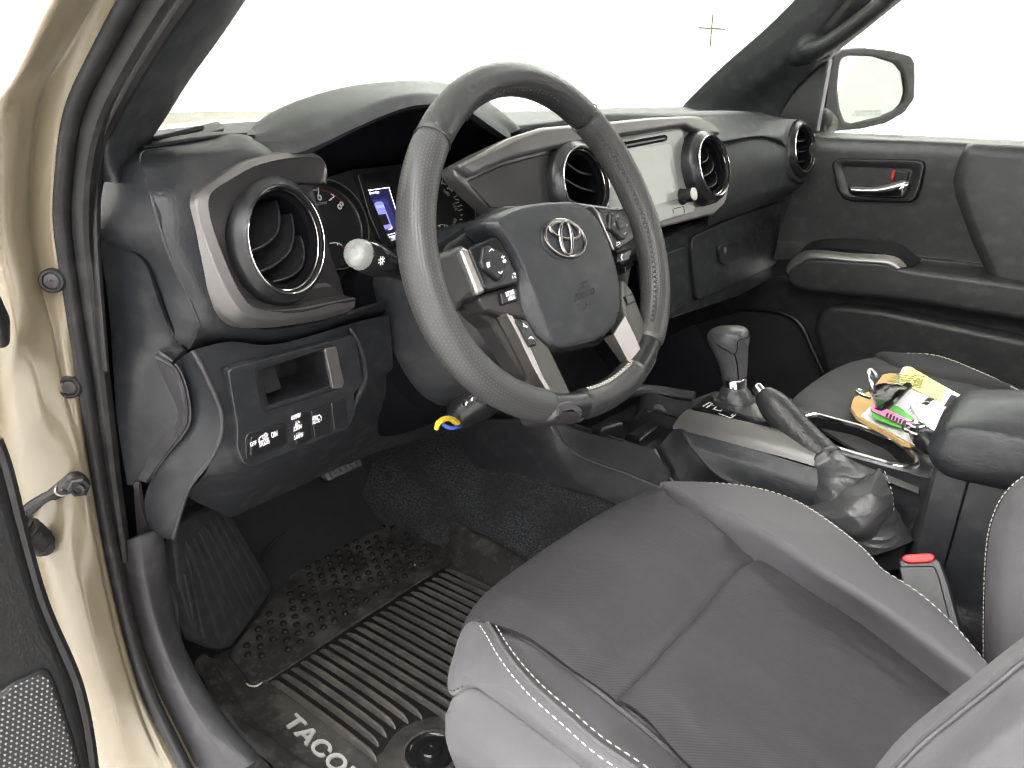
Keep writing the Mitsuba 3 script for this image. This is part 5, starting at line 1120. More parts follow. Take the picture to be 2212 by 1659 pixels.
# ---------------------------------------------------------------- centre console
cn = thing('centre_console', 'black plastic centre console with satin trim between the seats', 'console')
DK = Fr((0, 0, .338), (1, 0, 0), (0, 1, 0))
slot = rounded(DK.q([(1740, 901), (1762, 895), (1855, 920), (1925, 946), (1958, 968), (1976, 988), (1976, 1001), (1958, 1004), (1921, 998), (1855, 979), (1802, 963), (1750, 932)], .004), .008, 90)
deck = rounded(DK.q([(1480, 892), (1500, 862), (1540, 846), (1600, 848), (1720, 878), (1960, 962), (2030, 1000), (1998, 1062), (1900, 1030), (1740, 985)]), .006, 120)
well = np.array([[-.2, -.165], [-.043, -.165], [-.043, -.6], [-.2, -.6]])[::-1]
put('deck', cut(puff(DK, deck, .002, .004, -.05), prism(DK, slot, -.08, .02), prism(DK, well, -.08, .03)), 'black_plastic', cn)
put('deck_base', box(W0, -.045, .10, -.42, .02, .05, .278, .01), 'dark_cavity', cn)
so_ = slot.mean(0)
cup = put('cup_holder', rings([DK.P(slot, .003), DK.P(so_ + (slot - so_) * .97, -.01), DK.P(so_ + (slot - so_) * .90, -.055), DK.P(so_ + (slot - so_) * .3, -.057)], False, True), 'gloss_black', cn)
put('rim', rings([DK.P(inset(slot, d), z) for d, z in ((-.0065, .001), (-.006, .0045), (-.003, .0062), (.0005, .005), (.0015, .001), (-.0065, .001))], False, False), 'chrome', cup)
t_ = DK.q([(1905, 955)], -.02)[0]
put('cup_tab', puff(DK, rounded(t_ + np.array([[-.012, -.010], [.012, -.016], [.016, .004], [-.008, .014]]), .004), -.012, .006, -.05), 'gloss_black', cup)
# satin strips beside the shift gate and the cup holder
put('trim_strip', loft([HX([(1452, 925, -.100), (1530, 944, -.100), (1640, 974, -.100), (1700, 990, -.100), (1758, 1007, -.10)]), HX([(1460, 910, -.092), (1540, 926, -.092), (1650, 953, -.092), (1700, 966, -.092), (1762, 983, -.092)]),
                        HX([(1487, 884, -.072), (1550, 897, -.072), (1660, 922, -.072), (1710, 935, -.072), (1766, 952, -.07)]), HX([(1490, 879, -.070), (1555, 892, -.070), (1663, 917, -.070), (1712, 930, -.070), (1768, 947, -.07)]) + np.array([0, 0, -.006])], 60, 16, .004), 'graphite', cn)
put('trim_strip', loft([HX([(1806, 992, -.050), (1885, 1026, -.050), (1950, 1053, -.050), (1984, 1066, -.050)]), HX([(1812, 982, -.042), (1890, 1013, -.042), (1953, 1038, -.042), (1986, 1052, -.042)]), HX([(1822, 975, -.034), (1895, 1003, -.034), (1958, 1027, -.034), (1990, 1042, -.034)])], 40, 10, .004), 'graphite', cn)
# shift gate
GT = Fr((0, 0, .345), (1, 0, 0), (0, 1, 0))
gt = put('shift_gate', puff(GT, rounded(GT.q([(1494, 879), (1528, 854), (1600, 858), (1700, 895), (1684, 934), (1600, 915)], .002), .004, 80), .002, .002, -.012), 'gloss_black', cn)
G2 = Fr((0, 0, .3472), (1, 0, 0), (0, 1, 0))
put('gate_marks', strokes(G2, [G2.q(l) for l in ([(1519, 878), (1532, 870), (1552, 875), (1541, 884), (1556, 888), (1566, 880), (1590, 890), (1580, 898)], [(1526, 881), (1536, 874), (1545, 877)], [(1553, 894), (1568, 899), (1578, 903), (1592, 895)], [(1560, 884), (1572, 888)], [(1604, 898), (1612, 901)])], .0009), 'white_print', gt)
# flank: tray side, step, rear flank
put('tray_side', loft([HX([(1178, 893, -.135), (1239, 925, -.128), (1300, 944, -.126), (1360, 958, -.125), (1414, 970, -.124)]),
                       HX([(1183, 903, -.137), (1239, 936, -.130), (1300, 958, -.128), (1365, 975, -.127), (1424, 990, -.126)]),
                       HX([(1188, 912, -.14), (1216, 950, -.135), (1290, 985, -.132), (1370, 1012, -.130), (1446, 1030, -.128)]),
                       HX([(1190, 916, -.14), (1212, 955, -.137), (1260, 985, -.135), (1340, 1018, -.132), (1430, 1053, -.130)])], 60, 30, .005), 'black_plastic', cn)
put('side_edge', tube(HX([(1186, 912, -.142), (1198, 936, -.141), (1216, 958, -.139), (1245, 980, -.137), (1290, 1001, -.135), (1350, 1022, -.133), (1432, 1056, -.131)]), .0016, 60, 6), 'graphite', cn)
put('tray_edge', tube(HX([(1414, 970, -.124), (1424, 990, -.124), (1436, 1018, -.125), (1450, 1036, -.126), (1468, 1056, -.128)]), .0018, 40, 6), 'graphite', cn)
put('step', loft([HX([(1416, 971, -.112), (1440, 945, -.106), (1462, 926, -.100), (1480, 930, -.100)]), HX([(1432, 1010, -.116), (1460, 985, -.112), (1482, 962, -.108), (1494, 958, -.106)]), HX([(1455, 1050, -.120), (1490, 1030, -.116), (1520, 1010, -.114), (1548, 1018, -.114)]), HX([(1480, 1100, -.122), (1530, 1085, -.12), (1580, 1070, -.118), (1620, 1060, -.118)])], 30, 30, .004), 'smooth_black', cn)
put('rear_side', loft([HX([(1472, 930, -.101), (1560, 952, -.101), (1650, 978, -.101), (1700, 993, -.101), (1765, 1013, -.101)]), HX([(1478, 940, -.106), (1562, 966, -.106), (1652, 992, -.106), (1702, 1007, -.106), (1766, 1027, -.106)]),
                       HX([(1488, 958, -.118), (1570, 990, -.116), (1660, 1020, -.115), (1710, 1038, -.115), (1768, 1060, -.115)]), HX([(1545, 1020, -.123), (1620, 1052, -.120), (1680, 1075, -.12), (1735, 1100, -.12), (1785, 1125, -.12)]), HX([(1600, 1065, -.126), (1680, 1100, -.125), (1740, 1135, -.125), (1790, 1165, -.125), (1840, 1200, -.125)])], 60, 40, .005), 'black_plastic', cn)
# open tray at the front
TR = Fr((0, 0, .300), (1, 0, 0), (0, 1, 0))
put('tray_floor', puff(TR, rounded(TR.q([(1235, 925), (1330, 880), (1390, 850), (1500, 868), (1470, 920), (1420, 968), (1330, 952)]), .004), -.012, .002, -.04), 'smooth_black', cn)
put('tray_back', loft([HX([(1376, 872, .0), (1392, 848, .0), (1440, 858, .0), (1500, 868, .0)]), HX([(1370, 905, -.02), (1388, 885, -.02), (1432, 892, -.02), (1480, 905, -.02)])], 30, 10, .006), 'soft_plastic', cn)
put('tray_rail', tube(HX([(1300, 862, -.05), (1350, 850, -.03), (1392, 843, .0), (1440, 848, .02), (1500, 858, .03)]), .009, 40, 10), 'soft_plastic', cn)
put('tray_lip', loft([HX([(1392, 876, -.01), (1412, 870, -.01), (1430, 874, -.01)]), HX([(1398, 890, -.02), (1418, 884, -.02), (1440, 890, -.02)])], 20, 8, .003), 'graphite', cn)
put('power_socket', puff(TR, rounded(TR.q([(1276, 915), (1330, 905), (1350, 912), (1300, 926)], .012), .004), .012, .005, -.01), 'smooth_black', cn)
put('power_socket', puff(TR, rounded(TR.q([(1350, 935), (1400, 905), (1430, 915), (1385, 950)], .006), .004), .006, .004, -.01), 'gloss_black', cn)
put('front_block', loft([HX([(1500, 868, .05), (1400, 830, .06), (1380, 760, .10)]), HX([(1600, 850, .08), (1560, 800, .10), (1500, 700, .14)])], 20, 8, .004), 'dark_cavity', cn)
# armrest bin
lid = put('armrest_lid', loft([HX([(2030, 1012, -.06), (2060, 1020, -.06), (2110, 1030, -.06), (2185, 1046, -.06), (2260, 1060, -.06), (2420, 1100, -.06)]),
    HX([(2008, 988, -.110), (2039, 1017, -.113), (2110, 1036, -.113), (2185, 1051, -.113), (2260, 1066, -.113), (2420, 1105, -.113)]),
    HX([(2003, 972, -.112), (2036, 990, -.119), (2108, 1004, -.119), (2188, 1022, -.119), (2262, 1036, -.119), (2420, 1070, -.119)]),
    HX([(2010, 946, -.106), (2048, 930, -.112), (2104, 928, -.112), (2212, 950, -.112), (2280, 964, -.112), (2420, 1000, -.112)]),
    HX([(2013, 939, -.103), (2051, 920, -.107), (2105, 919, -.107), (2212, 939, -.107), (2280, 951, -.107), (2420, 980, -.107)]),
    HX([(2018, 930, -.095), (2056, 905, -.095), (2108, 903, -.095), (2212, 915, -.095), (2280, 922, -.095), (2420, 940, -.095)]),
    HX([(2032, 900, -.05), (2068, 868, -.05), (2106, 861, -.05), (2212, 862, -.05), (2280, 863, -.05), (2420, 866, -.05)]),
    HX([(2044, 881, .0), (2075, 853, .0), (2104, 845, .0), (2212, 844, .0), (2280, 844, .0), (2420, 845, .0)]),
    HX([(2062, 884, .06), (2090, 860, .06), (2114, 851, .06), (2212, 849, .06), (2280, 849, .06), (2420, 850, .06)])], 70, 60, .006), 'soft_plastic', cn, smooth=60)
put('bin_side', loft([HX([(2026, 1012, -.098), (2110, 1035, -.098), (2200, 1054, -.098), (2340, 1085, -.098)]),
    HX([(2008, 1080, -.102), (2090, 1110, -.102), (2190, 1130, -.102), (2340, 1160, -.102)]),
    HX([(1985, 1180, -.106), (2065, 1205, -.106), (2165, 1230, -.106), (2340, 1270, -.106)]),
    HX([(1955, 1268, -.115), (2030, 1290, -.113), (2140, 1320, -.112), (2340, 1370, -.112)]),
    HX([(1905, 1295, -.13), (1990, 1325, -.128), (2110, 1370, -.122), (2340, 1460, -.12)]),
    HX([(1840, 1290, -.14), (1940, 1370, -.14), (2090, 1470, -.14), (2340, 1600, -.14)])], 60, 50, .005), 'black_plastic', cn)
put('bin_seam', tube(HX([(2094, 1030, -.0995), (2070, 1115, -.1045), (2045, 1205, -.1075), (2018, 1290, -.1145)]), .0012, 30, 6), 'dark_cavity', cn)
put('bin_front', loft([HX([(2026, 1012, -.098), (2008, 1080, -.102), (1985, 1180, -.106), (1955, 1268, -.115)]), HX([(2018, 1005, -.03), (1995, 1075, -.04), (1960, 1165, -.05), (1930, 1240, -.06)])], 30, 8, .004), 'trim_plastic', cn)
put('brake_well', loft([HX([(1750, 985, -.044), (1850, 1010, -.043), (1990, 1050, -.043)]), HX([(1760, 1100, -.045), (1860, 1110, -.045), (1985, 1130, -.045)]), HX([(1800, 1190, -.10), (1900, 1230, -.10), (1975, 1220, -.07)])], 30, 20, .004), 'black_plastic', cn)

# ---------------------------------------------------------------- shift lever
sh = thing('shift_lever', 'black automatic shift lever with chrome collar and leather boot', 'shift lever')
ax0 = hx(1588, 838, 0.0); axt = hx(1578, 704, .0)
sv = nrm(axt - ax0); H = np.linalg.norm(axt - ax0)
SHF = Fr(ax0, (1, 0, 0), (0, 1, 0)); SHF.n = sv; SHF.u = nrm(np.array([1.0, 0, 0]) - sv * sv[0]); SHF.v = np.cross(sv, SHF.u)
def srings(l, n=48, e=2.3):
    t = np.linspace(0, two_pi, n, endpoint=False)
    out = []
    for h, a, b, dx, dy in l:
        x = np.sign(np.cos(t)) * np.abs(np.cos(t)) ** (2 / e) * a + dx
        y = np.sign(np.sin(t)) * np.abs(np.sin(t)) ** (2 / e) * b + dy
        out.append(SHF.P(np.stack([x, y, np.full(n, h * H)], 1)))
    return rings(out)
prof = [(.16, .0165, .0168, 0, 0), (.22, .0172, .0176, 0, 0), (.35, .0182, .0192, 0, .000), (.50, .0202, .0218, 0, .001), (.62, .0224, .0245, 0, .003), (.74, .0252, .0278, 0, .004), (.82, .0262, .0290, 0, .005), (.89, .0255, .0280, 0, .005), (.95, .0215, .0238, 0, .005), (.985, .014, .016, 0, .005), (1.0, .004, .005, 0, .005)]
pa = np.array(prof); hh = np.linspace(.16, 1.0, 40); pp = PchipInterpolator(pa[:, 0], pa[:, 1:])(hh)
put('knob', srings([(h, *p) for h, p in zip(hh, pp)]), 'knob_grey', sh, smooth=60)
def on_knob(th, h, d=.0004):
    p = PchipInterpolator(pa[:, 0], pa[:, 1:])(h)
    e = 2.3
    x = math.copysign(abs(math.cos(th)) ** (2 / e), math.cos(th)) * (p[0] + d) + p[2]
    y = math.copysign(abs(math.sin(th)) ** (2 / e), math.sin(th)) * (p[1] + d) + p[3]
    return SHF.P([[x, y, h * H]])[0]
th0 = math.radians(215)
put('knob_seam', [tube([on_knob(th0 + s, h, .0001) for s, h in ((-1.1, .90), (-.7, .74), (-.35, .66), (-.1, .60), (.1, .63), (.2, .74), (.25, .80), (.8, .82), (1.2, .84))], .0007, 40, 6), tube([on_knob(th0 + s, h, .0001) for s, h in ((.0, .60), (.05, .45), (.10, .3), (.15, .18))], .0009, 30, 6)], 'dark_cavity', sh, kind='stuff')
put('collar', srings([(.00, .0150, .0150, 0, 0), (.02, .0168, .0168, 0, 0), (.14, .0168, .0168, 0, 0), (.165, .0150, .0150, 0, 0)], e=2), 'chrome', sh, smooth=40)
def boot(ringlist, seed, amp, n=96, nr=60, rad=None):
    A = np.array([res(r, n, closed=True) for r in ringlist])
    d = np.r_[0, np.cumsum(np.linalg.norm(np.diff(A, axis=0), axis=2).mean(1))]
    G = PchipInterpolator(d, A)(np.linspace(0, d[-1], nr))
    c = G.mean(1, keepdims=True)
    N = G - c; N /= np.linalg.norm(N, axis=2, keepdims=True) + 1e-9
    f = meshkit.fbm(G * np.array([34, 34, 60]), 3, seed)
    ridge = 1 - np.abs(2 * meshkit.noise(G * np.array([42, 42, 75]), seed + 9) - 1)
    w = np.sin(np.linspace(0, math.pi, nr))[:, None] ** .6
    G = G + N * (((f - .5) * 1.0 + (ridge ** 3 - .3) * .9) * w)[..., None] * amp
    return rings(G)
def sq(c, a, b, rot, e=2, n=24, tiltv=None):
    t = np.linspace(0, two_pi, n, endpoint=False)
    x = np.sign(np.cos(t)) * np.abs(np.cos(t)) ** (2 / e) * a; y = np.sign(np.sin(t)) * np.abs(np.sin(t)) ** (2 / e) * b
    r = math.radians(rot)
    P = np.stack([x * math.cos(r) - y * math.sin(r), x * math.sin(r) + y * math.cos(r), 0 * x], 1)
    return np.asarray(c) + P
put('boot', boot([sq(ax0 + sv * .004, .0165, .0165, 0), sq(ax0 + sv * -.006, .020, .021, 0), sq(ax0 + np.array([0, -.004, -.018]), .0235, .026, 0), sq([0.004, -.060, .360], .027, .032, 0), sq([0.010, -.070, .352], .033, .042, 0, 2.4), sq([0.018, -.082, .346], .040, .054, 0, 2.6), sq([0.018, -.084, .338], .043, .058, 0, 2.8)], 4, .0045), 'boot_leather', sh, smooth=60)

# ---------------------------------------------------------------- parking brake
pb = thing('parking_brake', 'black parking brake lever raised beside the cup holder', 'parking brake')
gpts = HX([(1650, 853, -.045), (1668, 872, -.048), (1700, 908, -.054), (1735, 948, -.062), (1760, 975, -.068), (1786, 1000, -.074)])
put('grip', tube(gpts, [.0135, .0185, .0202, .0212, .0220, .0222], 60, 24, 1.1), 'leather', pb, smooth=50)
bd = nrm(gpts[0] - gpts[1])
put('tip', tube(np.array([gpts[0] - bd * .004, gpts[0] + bd * .002, gpts[0] + bd * .004, gpts[0] + bd * .005]), [.0128, .0125, .0110, .008], k=24), 'smooth_black', pb)
put('button', tube(np.array([gpts[0] + bd * .002, gpts[0] + bd * .014, gpts[0] + bd * .0165, gpts[0] + bd * .0172]), [.0078, .0078, .0068, .004], k=24), 'chrome', pb, smooth=40)
def loopring(px, py, x, r, ax_, e=1.0, n=24):
    c = hx(px, py, x); a = nrm(ax_); u = nrm(np.cross(a, [0, 0, 1.0])); v = np.cross(a, u)
    t = np.linspace(0, two_pi, n, endpoint=False)
    return c + r * (np.cos(t)[:, None] * u * e + np.sin(t)[:, None] * v)
gd = nrm(gpts[-1] - gpts[-3])
put('boot_sleeve', boot([loopring(1772, 984, -.071, .0195, gd), loopring(1778, 992, -.073, .0245, gd), loopring(1786, 1005, -.075, .0235, gd), loopring(1797, 1026, -.079, .029, gd), loopring(1810, 1050, -.084, .036, gd, 1.05), loopring(1822, 1080, -.089, .042, gd, 1.1), loopring(1838, 1115, -.092, .046, gd, 1.15), loopring(1846, 1140, -.092, .042, gd, 1.2)], 12, .0035), 'boot_leather', pb, smooth=70)
def crumple(G):
    d = meshkit.fbm(G * [38, 38, 38], 3, 21)[..., None] + .8 * (1 - np.abs(2 * meshkit.noise(G * [26, 26, 40], 8) - 1))[..., None] ** 3
    return G + np.array([-.7, -.3, .5]) * (d - .7) * .005
put('boot_fold', loft([HX([(1752, 1096, -.118), (1777, 1090, -.118), (1812, 1070, -.112), (1862, 1047, -.100), (1895, 1018, -.085)]),
    HX([(1745, 1094, -.130), (1775, 1085, -.128), (1811, 1065, -.122), (1863, 1041, -.112), (1899, 1011, -.095)]),
    HX([(1750, 1102, -.140), (1790, 1100, -.143), (1830, 1085, -.140), (1880, 1060, -.125), (1912, 1035, -.100)]),
    HX([(1758, 1112, -.145), (1800, 1122, -.152), (1845, 1115, -.150), (1893, 1090, -.133), (1925, 1065, -.105)]),
    HX([(1770, 1124, -.145), (1812, 1145, -.152), (1855, 1145, -.150), (1898, 1115, -.135), (1930, 1090, -.110)]),
    HX([(1782, 1134, -.136), (1820, 1158, -.138), (1862, 1170, -.138), (1888, 1160, -.130), (1914, 1121, -.115)])], 60, 50, .004, bump=crumple), 'boot_leather', pb, smooth=70)
put('boot_base', boot([HX([(1790, 1110, -.12), (1840, 1090, -.12), (1890, 1050, -.10), (1915, 1060, -.06), (1920, 1090, -.05), (1860, 1110, -.05)]),
    HX([(1785, 1135, -.130), (1835, 1150, -.135), (1900, 1130, -.125), (1935, 1110, -.08), (1935, 1125, -.05), (1860, 1130, -.05)]),
    HX([(1790, 1150, -.132), (1845, 1182, -.138), (1905, 1175, -.128), (1958, 1160, -.095), (1950, 1150, -.05), (1865, 1150, -.05)]),
    HX([(1795, 1165, -.132), (1850, 1200, -.136), (1915, 1192, -.126), (1966, 1172, -.095), (1958, 1165, -.05), (1870, 1165, -.05)])], 30, .0035, 100, 50), 'boot_leather', pb, smooth=70)
put('stitching', stitches(HX([(1909, 1016, -.098), (1922, 1050, -.098), (1929, 1085, -.10), (1930, 1110, -.104)]), .0035, .003, .0006), 'thread', pb, kind='stuff')

# ---------------------------------------------------------------- belt buckle
bk = thing('belt_buckle', 'black seat belt buckle with red release button beside the driver seat', 'buckle')
BF = Fr(hx(1985, 1215, -.150), HX([(2035, 1212, -.135)])[0] - HX([(1940, 1224, -.150)])[0], hx(1985, 1215, -.150) - hx(2045, 1330, -.172))
bo_ = BF.q([(1938, 1213), (1945, 1206), (2024, 1203), (2034, 1212), (2052, 1262), (2086, 1390), (2040, 1440), (1985, 1380), (1948, 1270)])
put('body', puff(BF, rounded(bo_, .004, 90), .004, .004, -.022), 'smooth_black', bk, smooth=45)
put('face', puff(BF, rounded(BF.q([(1941, 1224), (2019, 1223), (2030, 1250), (2064, 1385), (2034, 1425), (1985, 1370), (1950, 1270)]), .003, 80), .0062, .002, .002), 'smooth_black', bk)
put('release_button', puff(BF, rounded(BF.q([(1948, 1206), (1956, 1199), (2010, 1196), (2020, 1201), (2019, 1211), (2008, 1216), (1966, 1219), (1950, 1213)]), .0015, 60), .0085, .002, .0), 'red_plastic', bk)
put('strap', loft([HX([(1990, 1330, -.175), (2070, 1360, -.16)]), HX([(2060, 1420, -.19), (2130, 1420, -.17)]), HX([(2120, 1500, -.20), (2180, 1480, -.18)])], 10, 10, .004), 'dark_cavity', bk)

# ---------------------------------------------------------------- floor: carpet, mat, foot rest, pedal, sill
put('floor', loft([[(-.74, .42, -.002), (-.4, .42, -.002), (-.10, .42, -.002), (.72, .42, -.002)], [(-.74, .56, .03), (-.4, .56, .03), (-.10, .56, .03), (.72, .56, .03)], [(-.74, .72, .20), (-.4, .72, .20), (-.10, .72, .20), (.72, .72, .2)], [(-.74, .77, .45), (-.4, .77, .45), (-.10, .77, .45), (.72, .77, .45)]], 40, 30, .01), 'dark_carpet')
labels['floor_001'] = {'kind': 'structure'}
tn = put('tunnel_carpet', loft([[(-.20, .60, .02), (-.19, .45, .0), (-.18, .30, .0), (-.17, .1, .0), (-.16, -.3, .0)], [(-.15, .60, .10), (-.15, .45, .06), (-.15, .30, .06), (-.15, .1, .06), (-.15, -.3, .06)], [(-.12, .60, .22), (-.125, .45, .16), (-.13, .30, .18), (-.13, .1, .2), (-.13, -.3, .2)], [(-.03, .60, .30), (-.08, .45, .28), (-.11, .30, .30), (-.11, .1, .3), (-.11, -.3, .3)]], 60, 40, .006), 'carpet')
labels[tn] = {'label': 'dark grey carpet rising over the tunnel right of the driver mat', 'category': 'carpet'}
put('footwell_panel', loft([HX([(1010, 905, -.16), (1100, 905, -.15), (1188, 910, -.14), (1216, 955, -.138), (1262, 988, -.136), (1340, 1019, -.1335), (1436, 1056, -.1315)]), HX([(1000, 960, -.16), (1080, 970, -.155), (1180, 990, -.15), (1235, 1015, -.147), (1290, 1035, -.144), (1350, 1056, -.141), (1440, 1085, -.138)]), HX([(1030, 1012, -.16), (1090, 1018, -.157), (1170, 1037, -.153), (1230, 1055, -.15), (1290, 1073, -.148), (1350, 1093, -.146), (1450, 1125, -.144)])], 40, 20, .004), 'black_plastic', cn)

put('step_edge', tube(HX([(1478, 938, -.106), (1490, 955, -.112), (1515, 985, -.1165), (1548, 1020, -.1205), (1580, 1040, -.122), (1612, 1060, -.1235)]), [.002, .004, .0045, .0045, .004, .003], 40, 10), 'trim_plastic', cn)
mt = thing('floor_mat', 'dirty black ribbed rubber driver floor mat', 'floor mat')
MF = Fr((-.4, .2, .012), (1, 0, 0), (0, 1, 0))
mp = MF.q([(440, 1420), (468, 1456), (492, 1518), (528, 1570), (588, 1602), (640, 1645), (800, 1800), (1250, 1800), (1260, 1500), (1065, 1273), (1005, 1241), (973, 1213), (925, 1133), (893, 1093), (860, 1065), (700, 1130), (600, 1235), (560, 1330), (500, 1400)])
put('mat_base', puff(MF, rounded(mp, .01, 140), .0, .002, -.009), 'mat_rubber', mt)
put('raised_edge', loft([HZ([(893, 1095, .012), (925, 1135, .012), (975, 1215, .012), (1008, 1243, .012), (1070, 1276, .012), (1160, 1320, .012)]), HZ([(905, 1092, .03), (950, 1130, .035), (1000, 1190, .035), (1060, 1225, .035), (1110, 1248, .035), (1180, 1290, .035)]), HZ([(897, 1062, .055), (945, 1104, .062), (1025, 1149, .062), (1090, 1188, .062), (1135, 1215, .062), (1200, 1255, .062)]), HZ([(897, 1058, .052), (948, 1101, .058), (1028, 1145, .058), (1093, 1184, .058), (1138, 1211, .058), (1204, 1252, .058)])], 50, 20, .003), 'mat_rubber', mt)
le = HZ([(437, 1413, .035), (452, 1428, .035), (466, 1450, .034), (476, 1485, .032), (490, 1515, .03), (510, 1548, .028), (535, 1568, .028), (585, 1596, .027), (625, 1632, .027), (665, 1660, .027), (740, 1720, .027)])
li_ = HZ([(470, 1425, .012), (480, 1445, .012), (500, 1482, .012), (520, 1520, .012), (540, 1550, .012), (565, 1570, .012), (590, 1590, .012), (625, 1620, .012), (660, 1645, .012), (700, 1668, .012), (780, 1730, .012)])
put('raised_edge', loft([li_, li_ * .4 + le * .6 + np.array([.003, 0, -.004]), le, le + np.array([-.010, -.002, -.002]), le + np.array([-.016, -.003, -.014])], 70, 20, .002), 'mat_rubber', mt)
put('toe_flap', loft([HZ([(560, 1290, .012), (610, 1235, .012), (660, 1208, .012), (760, 1158, .012), (897, 1095, .012)]), HZ([(560, 1240, .02), (610, 1195, .02), (665, 1160, .02), (760, 1115, .02), (885, 1050, .03)]), HZ([(570, 1190, .05), (620, 1145, .05), (670, 1115, .05), (765, 1072, .05), (870, 1015, .07)])], 40, 20, .003), 'toe_rubber', mt)
patch = MF.q([(493, 1417), (600, 1280), (657, 1210), (760, 1160), (897, 1097), (930, 1150), (973, 1213), (961, 1225), (760, 1355), (583, 1472), (545, 1484)])
put('nub_panel', puff(MF, rounded(patch, .006, 110), .0035, .002, -.002), 'mat_rubber', mt)
pp_ = Polygon(patch).buffer(-.014)
from shapely.geometry import Point
n_ = 0
cu, cv = nrm(MF.q([(961, 1225)])[0] - MF.q([(583, 1472)])[0]), None
cv = np.array([-cu[1], cu[0]])
o_ = MF.q([(583, 1472)])[0]
nub = [(.0056, -.001), (.0052, .0022), (.0038, .0040), (.001, .0045)]
for i in range(-2, 22):
    for j in range(0, 16):
        p = o_ + cu * (i * .0215 + (j % 2) * .0108) + cv * (.012 + j * .0185)
        if pp_.contains(Point(p)) and n_ < 150 and meshkit.noise(np.array([p[0] * 31, p[1] * 31, 0]), 2) > .22:
            put('nub', lathe(Fr(MF.P([p], .0035)[0], MF.u, MF.v), nub, 10), 'rib_channel', mt, smooth=50)
            n_ += 1
put('rib_bed', puff(MF, rounded(MF.q([(575, 1470), (955, 1226), (1060, 1290), (1250, 1400), (1150, 1520), (925, 1553), (893, 1560), (866, 1574), (845, 1594), (832, 1612), (818, 1644)]), .004, 80), .0012, .001, -.002), 'rib_channel', mt)
rib_s = [(581, 1473), (601, 1457), (621, 1445), (643, 1435), (665, 1419), (687, 1407), (709, 1393), (725, 1381), (743, 1371), (761, 1359), (779, 1347), (799, 1335), (815, 1323), (833, 1315), (851, 1303), (865, 1293), (881, 1281), (897, 1273), (913, 1261), (927, 1253), (941, 1239), (957, 1231)]
rs0, rs1 = MF.q([rib_s[0]])[0], MF.q([rib_s[-1]])[0]
e0 = MF.q([(822, 1648)])[0]
rd = nrm(e0 - rs0)
rib_e = [(821, 1645), (831, 1610), (845, 1592), (865, 1573), (893, 1561), (921, 1553)]
for i, s in enumerate(rib_s):
    a = rs0 + (rs1 - rs0) * (i / 21) - cv * .003
    L = (MF.q([rib_e[min(i, 5)]])[0] - a) @ rd - .002 if i < 6 else .36
    t = np.array([0, .02, .06, .25, .5, .75, .93, .98, 1.0]) * L
    w = np.array([.0008, .0022, .0032, .0035, .0035, .0035, .0032, .0022, .0008])
    z = np.array([.0005, .0065, .0098, .0105, .0105, .0105, .0098, .006, .0005])
    bow = np.interp(np.arange(9), [0, 8], [0, 0]) + .004 * np.sin(np.linspace(0, math.pi * 1.2, 9))
    c = a + np.outer(t, rd) + np.outer(bow, [rd[1] * -1, rd[0]])
    m = tube(MF.P(np.c_[c, z * .0 + .0005]), 1.0, None, 8)
    side = np.array([-rd[1], rd[0]])
    R = []
    for k in range(9):
        prof_ = [(-1.25, -.02), (-.95, .62), (-.5, .97), (0, 1.0), (.5, .97), (.95, .62), (1.25, -.02)]
        R.append(MF.P(np.array([np.r_[c[k] + side * w[k] * x, z[k] * y - .0006] for x, y in prof_])))
    put('rib', rings(np.array([res(r, 7, lin=True) for r in R])), 'rib_rubber', mt, smooth=50)
put('lettering', words(MF, 'TACOMA', *MF.q([(613, 1553), (812, 1735)], .001), c=.0, depth=.0025, bold=True, hscale=.95), 'grey_print', mt, smooth=False)
scene['floor_mat__lettering'] = mikit.ply(words(MF, 'TACOMA', *MF.q([(610, 1560), (806, 1748)], .001), c=.0, depth=.0025, bold=True, hscale=.64), 'rib_letter', smooth=False)
mat('rib_letter', pr((.42, .41, .40), .5, .4))
kc = MF.q([(930, 1622)], .006)[0]
kn2 = put('fastener', lathe(MF, [(.031, -.002), (.031, .004), (.0285, .0065), (.026, .0045), (.024, .0040), (.0135, .0040), (.0125, .0085), (.0105, .0100), (.0045, .0100), (.0035, .0085), (.0005, .0085)], 60, kc), 'gloss_black', mt, smooth=35)
put('fastener_rim', lathe(MF, [(.037, -.002), (.0365, .004), (.034, .0062), (.0315, .0052), (.031, .0)], 60, kc), 'mat_rubber', mt)

frst = thing('foot_rest', 'black ribbed foot rest left of the floor mat', 'foot rest')
q1, q2, q3 = hz(489, 1400, .03), hz(588, 1262, .035), hx(380, 1157, -.655)
FR = Fr(q1, q2 - q1, q3 - q1)
put('plate', puff(FR, rounded(FR.q([(374, 1150), (420, 1110), (481, 1080), (530, 1160), (585, 1255), (590, 1275), (500, 1400), (475, 1405), (430, 1385), (392, 1265)]), .006, 100), .0, .006, -.02), 'trim_plastic', frst)
for i, (a, b) in enumerate((((402, 1205), (440, 1380)), ((400, 1168), (474, 1386)), ((415, 1160), (500, 1378)), ((428, 1148), (520, 1360)), ((440, 1135), (540, 1335)), ((452, 1125), (552, 1312)), ((464, 1115), (562, 1296)), ((478, 1110), (575, 1275)), ((396, 1240), (418, 1340)))):
    pts = FR.P(FR.q([a, b]), .0005)
    put('ridge', tube(np.array([pts[0], pts[0] * .95 + pts[1] * .05, pts[0] * .05 + pts[1] * .95, pts[1]]), [.001, .0040, .0040, .001], None, 8, .8), 'trim_plastic', frst, smooth=50)
bp = thing('brake_pedal', 'dark ribbed brake pedal in the shade under the dashboard', 'pedal')
PF2 = Fr(hy(735, 1015, .44), (1, .05, .05), (0, .5, 1))
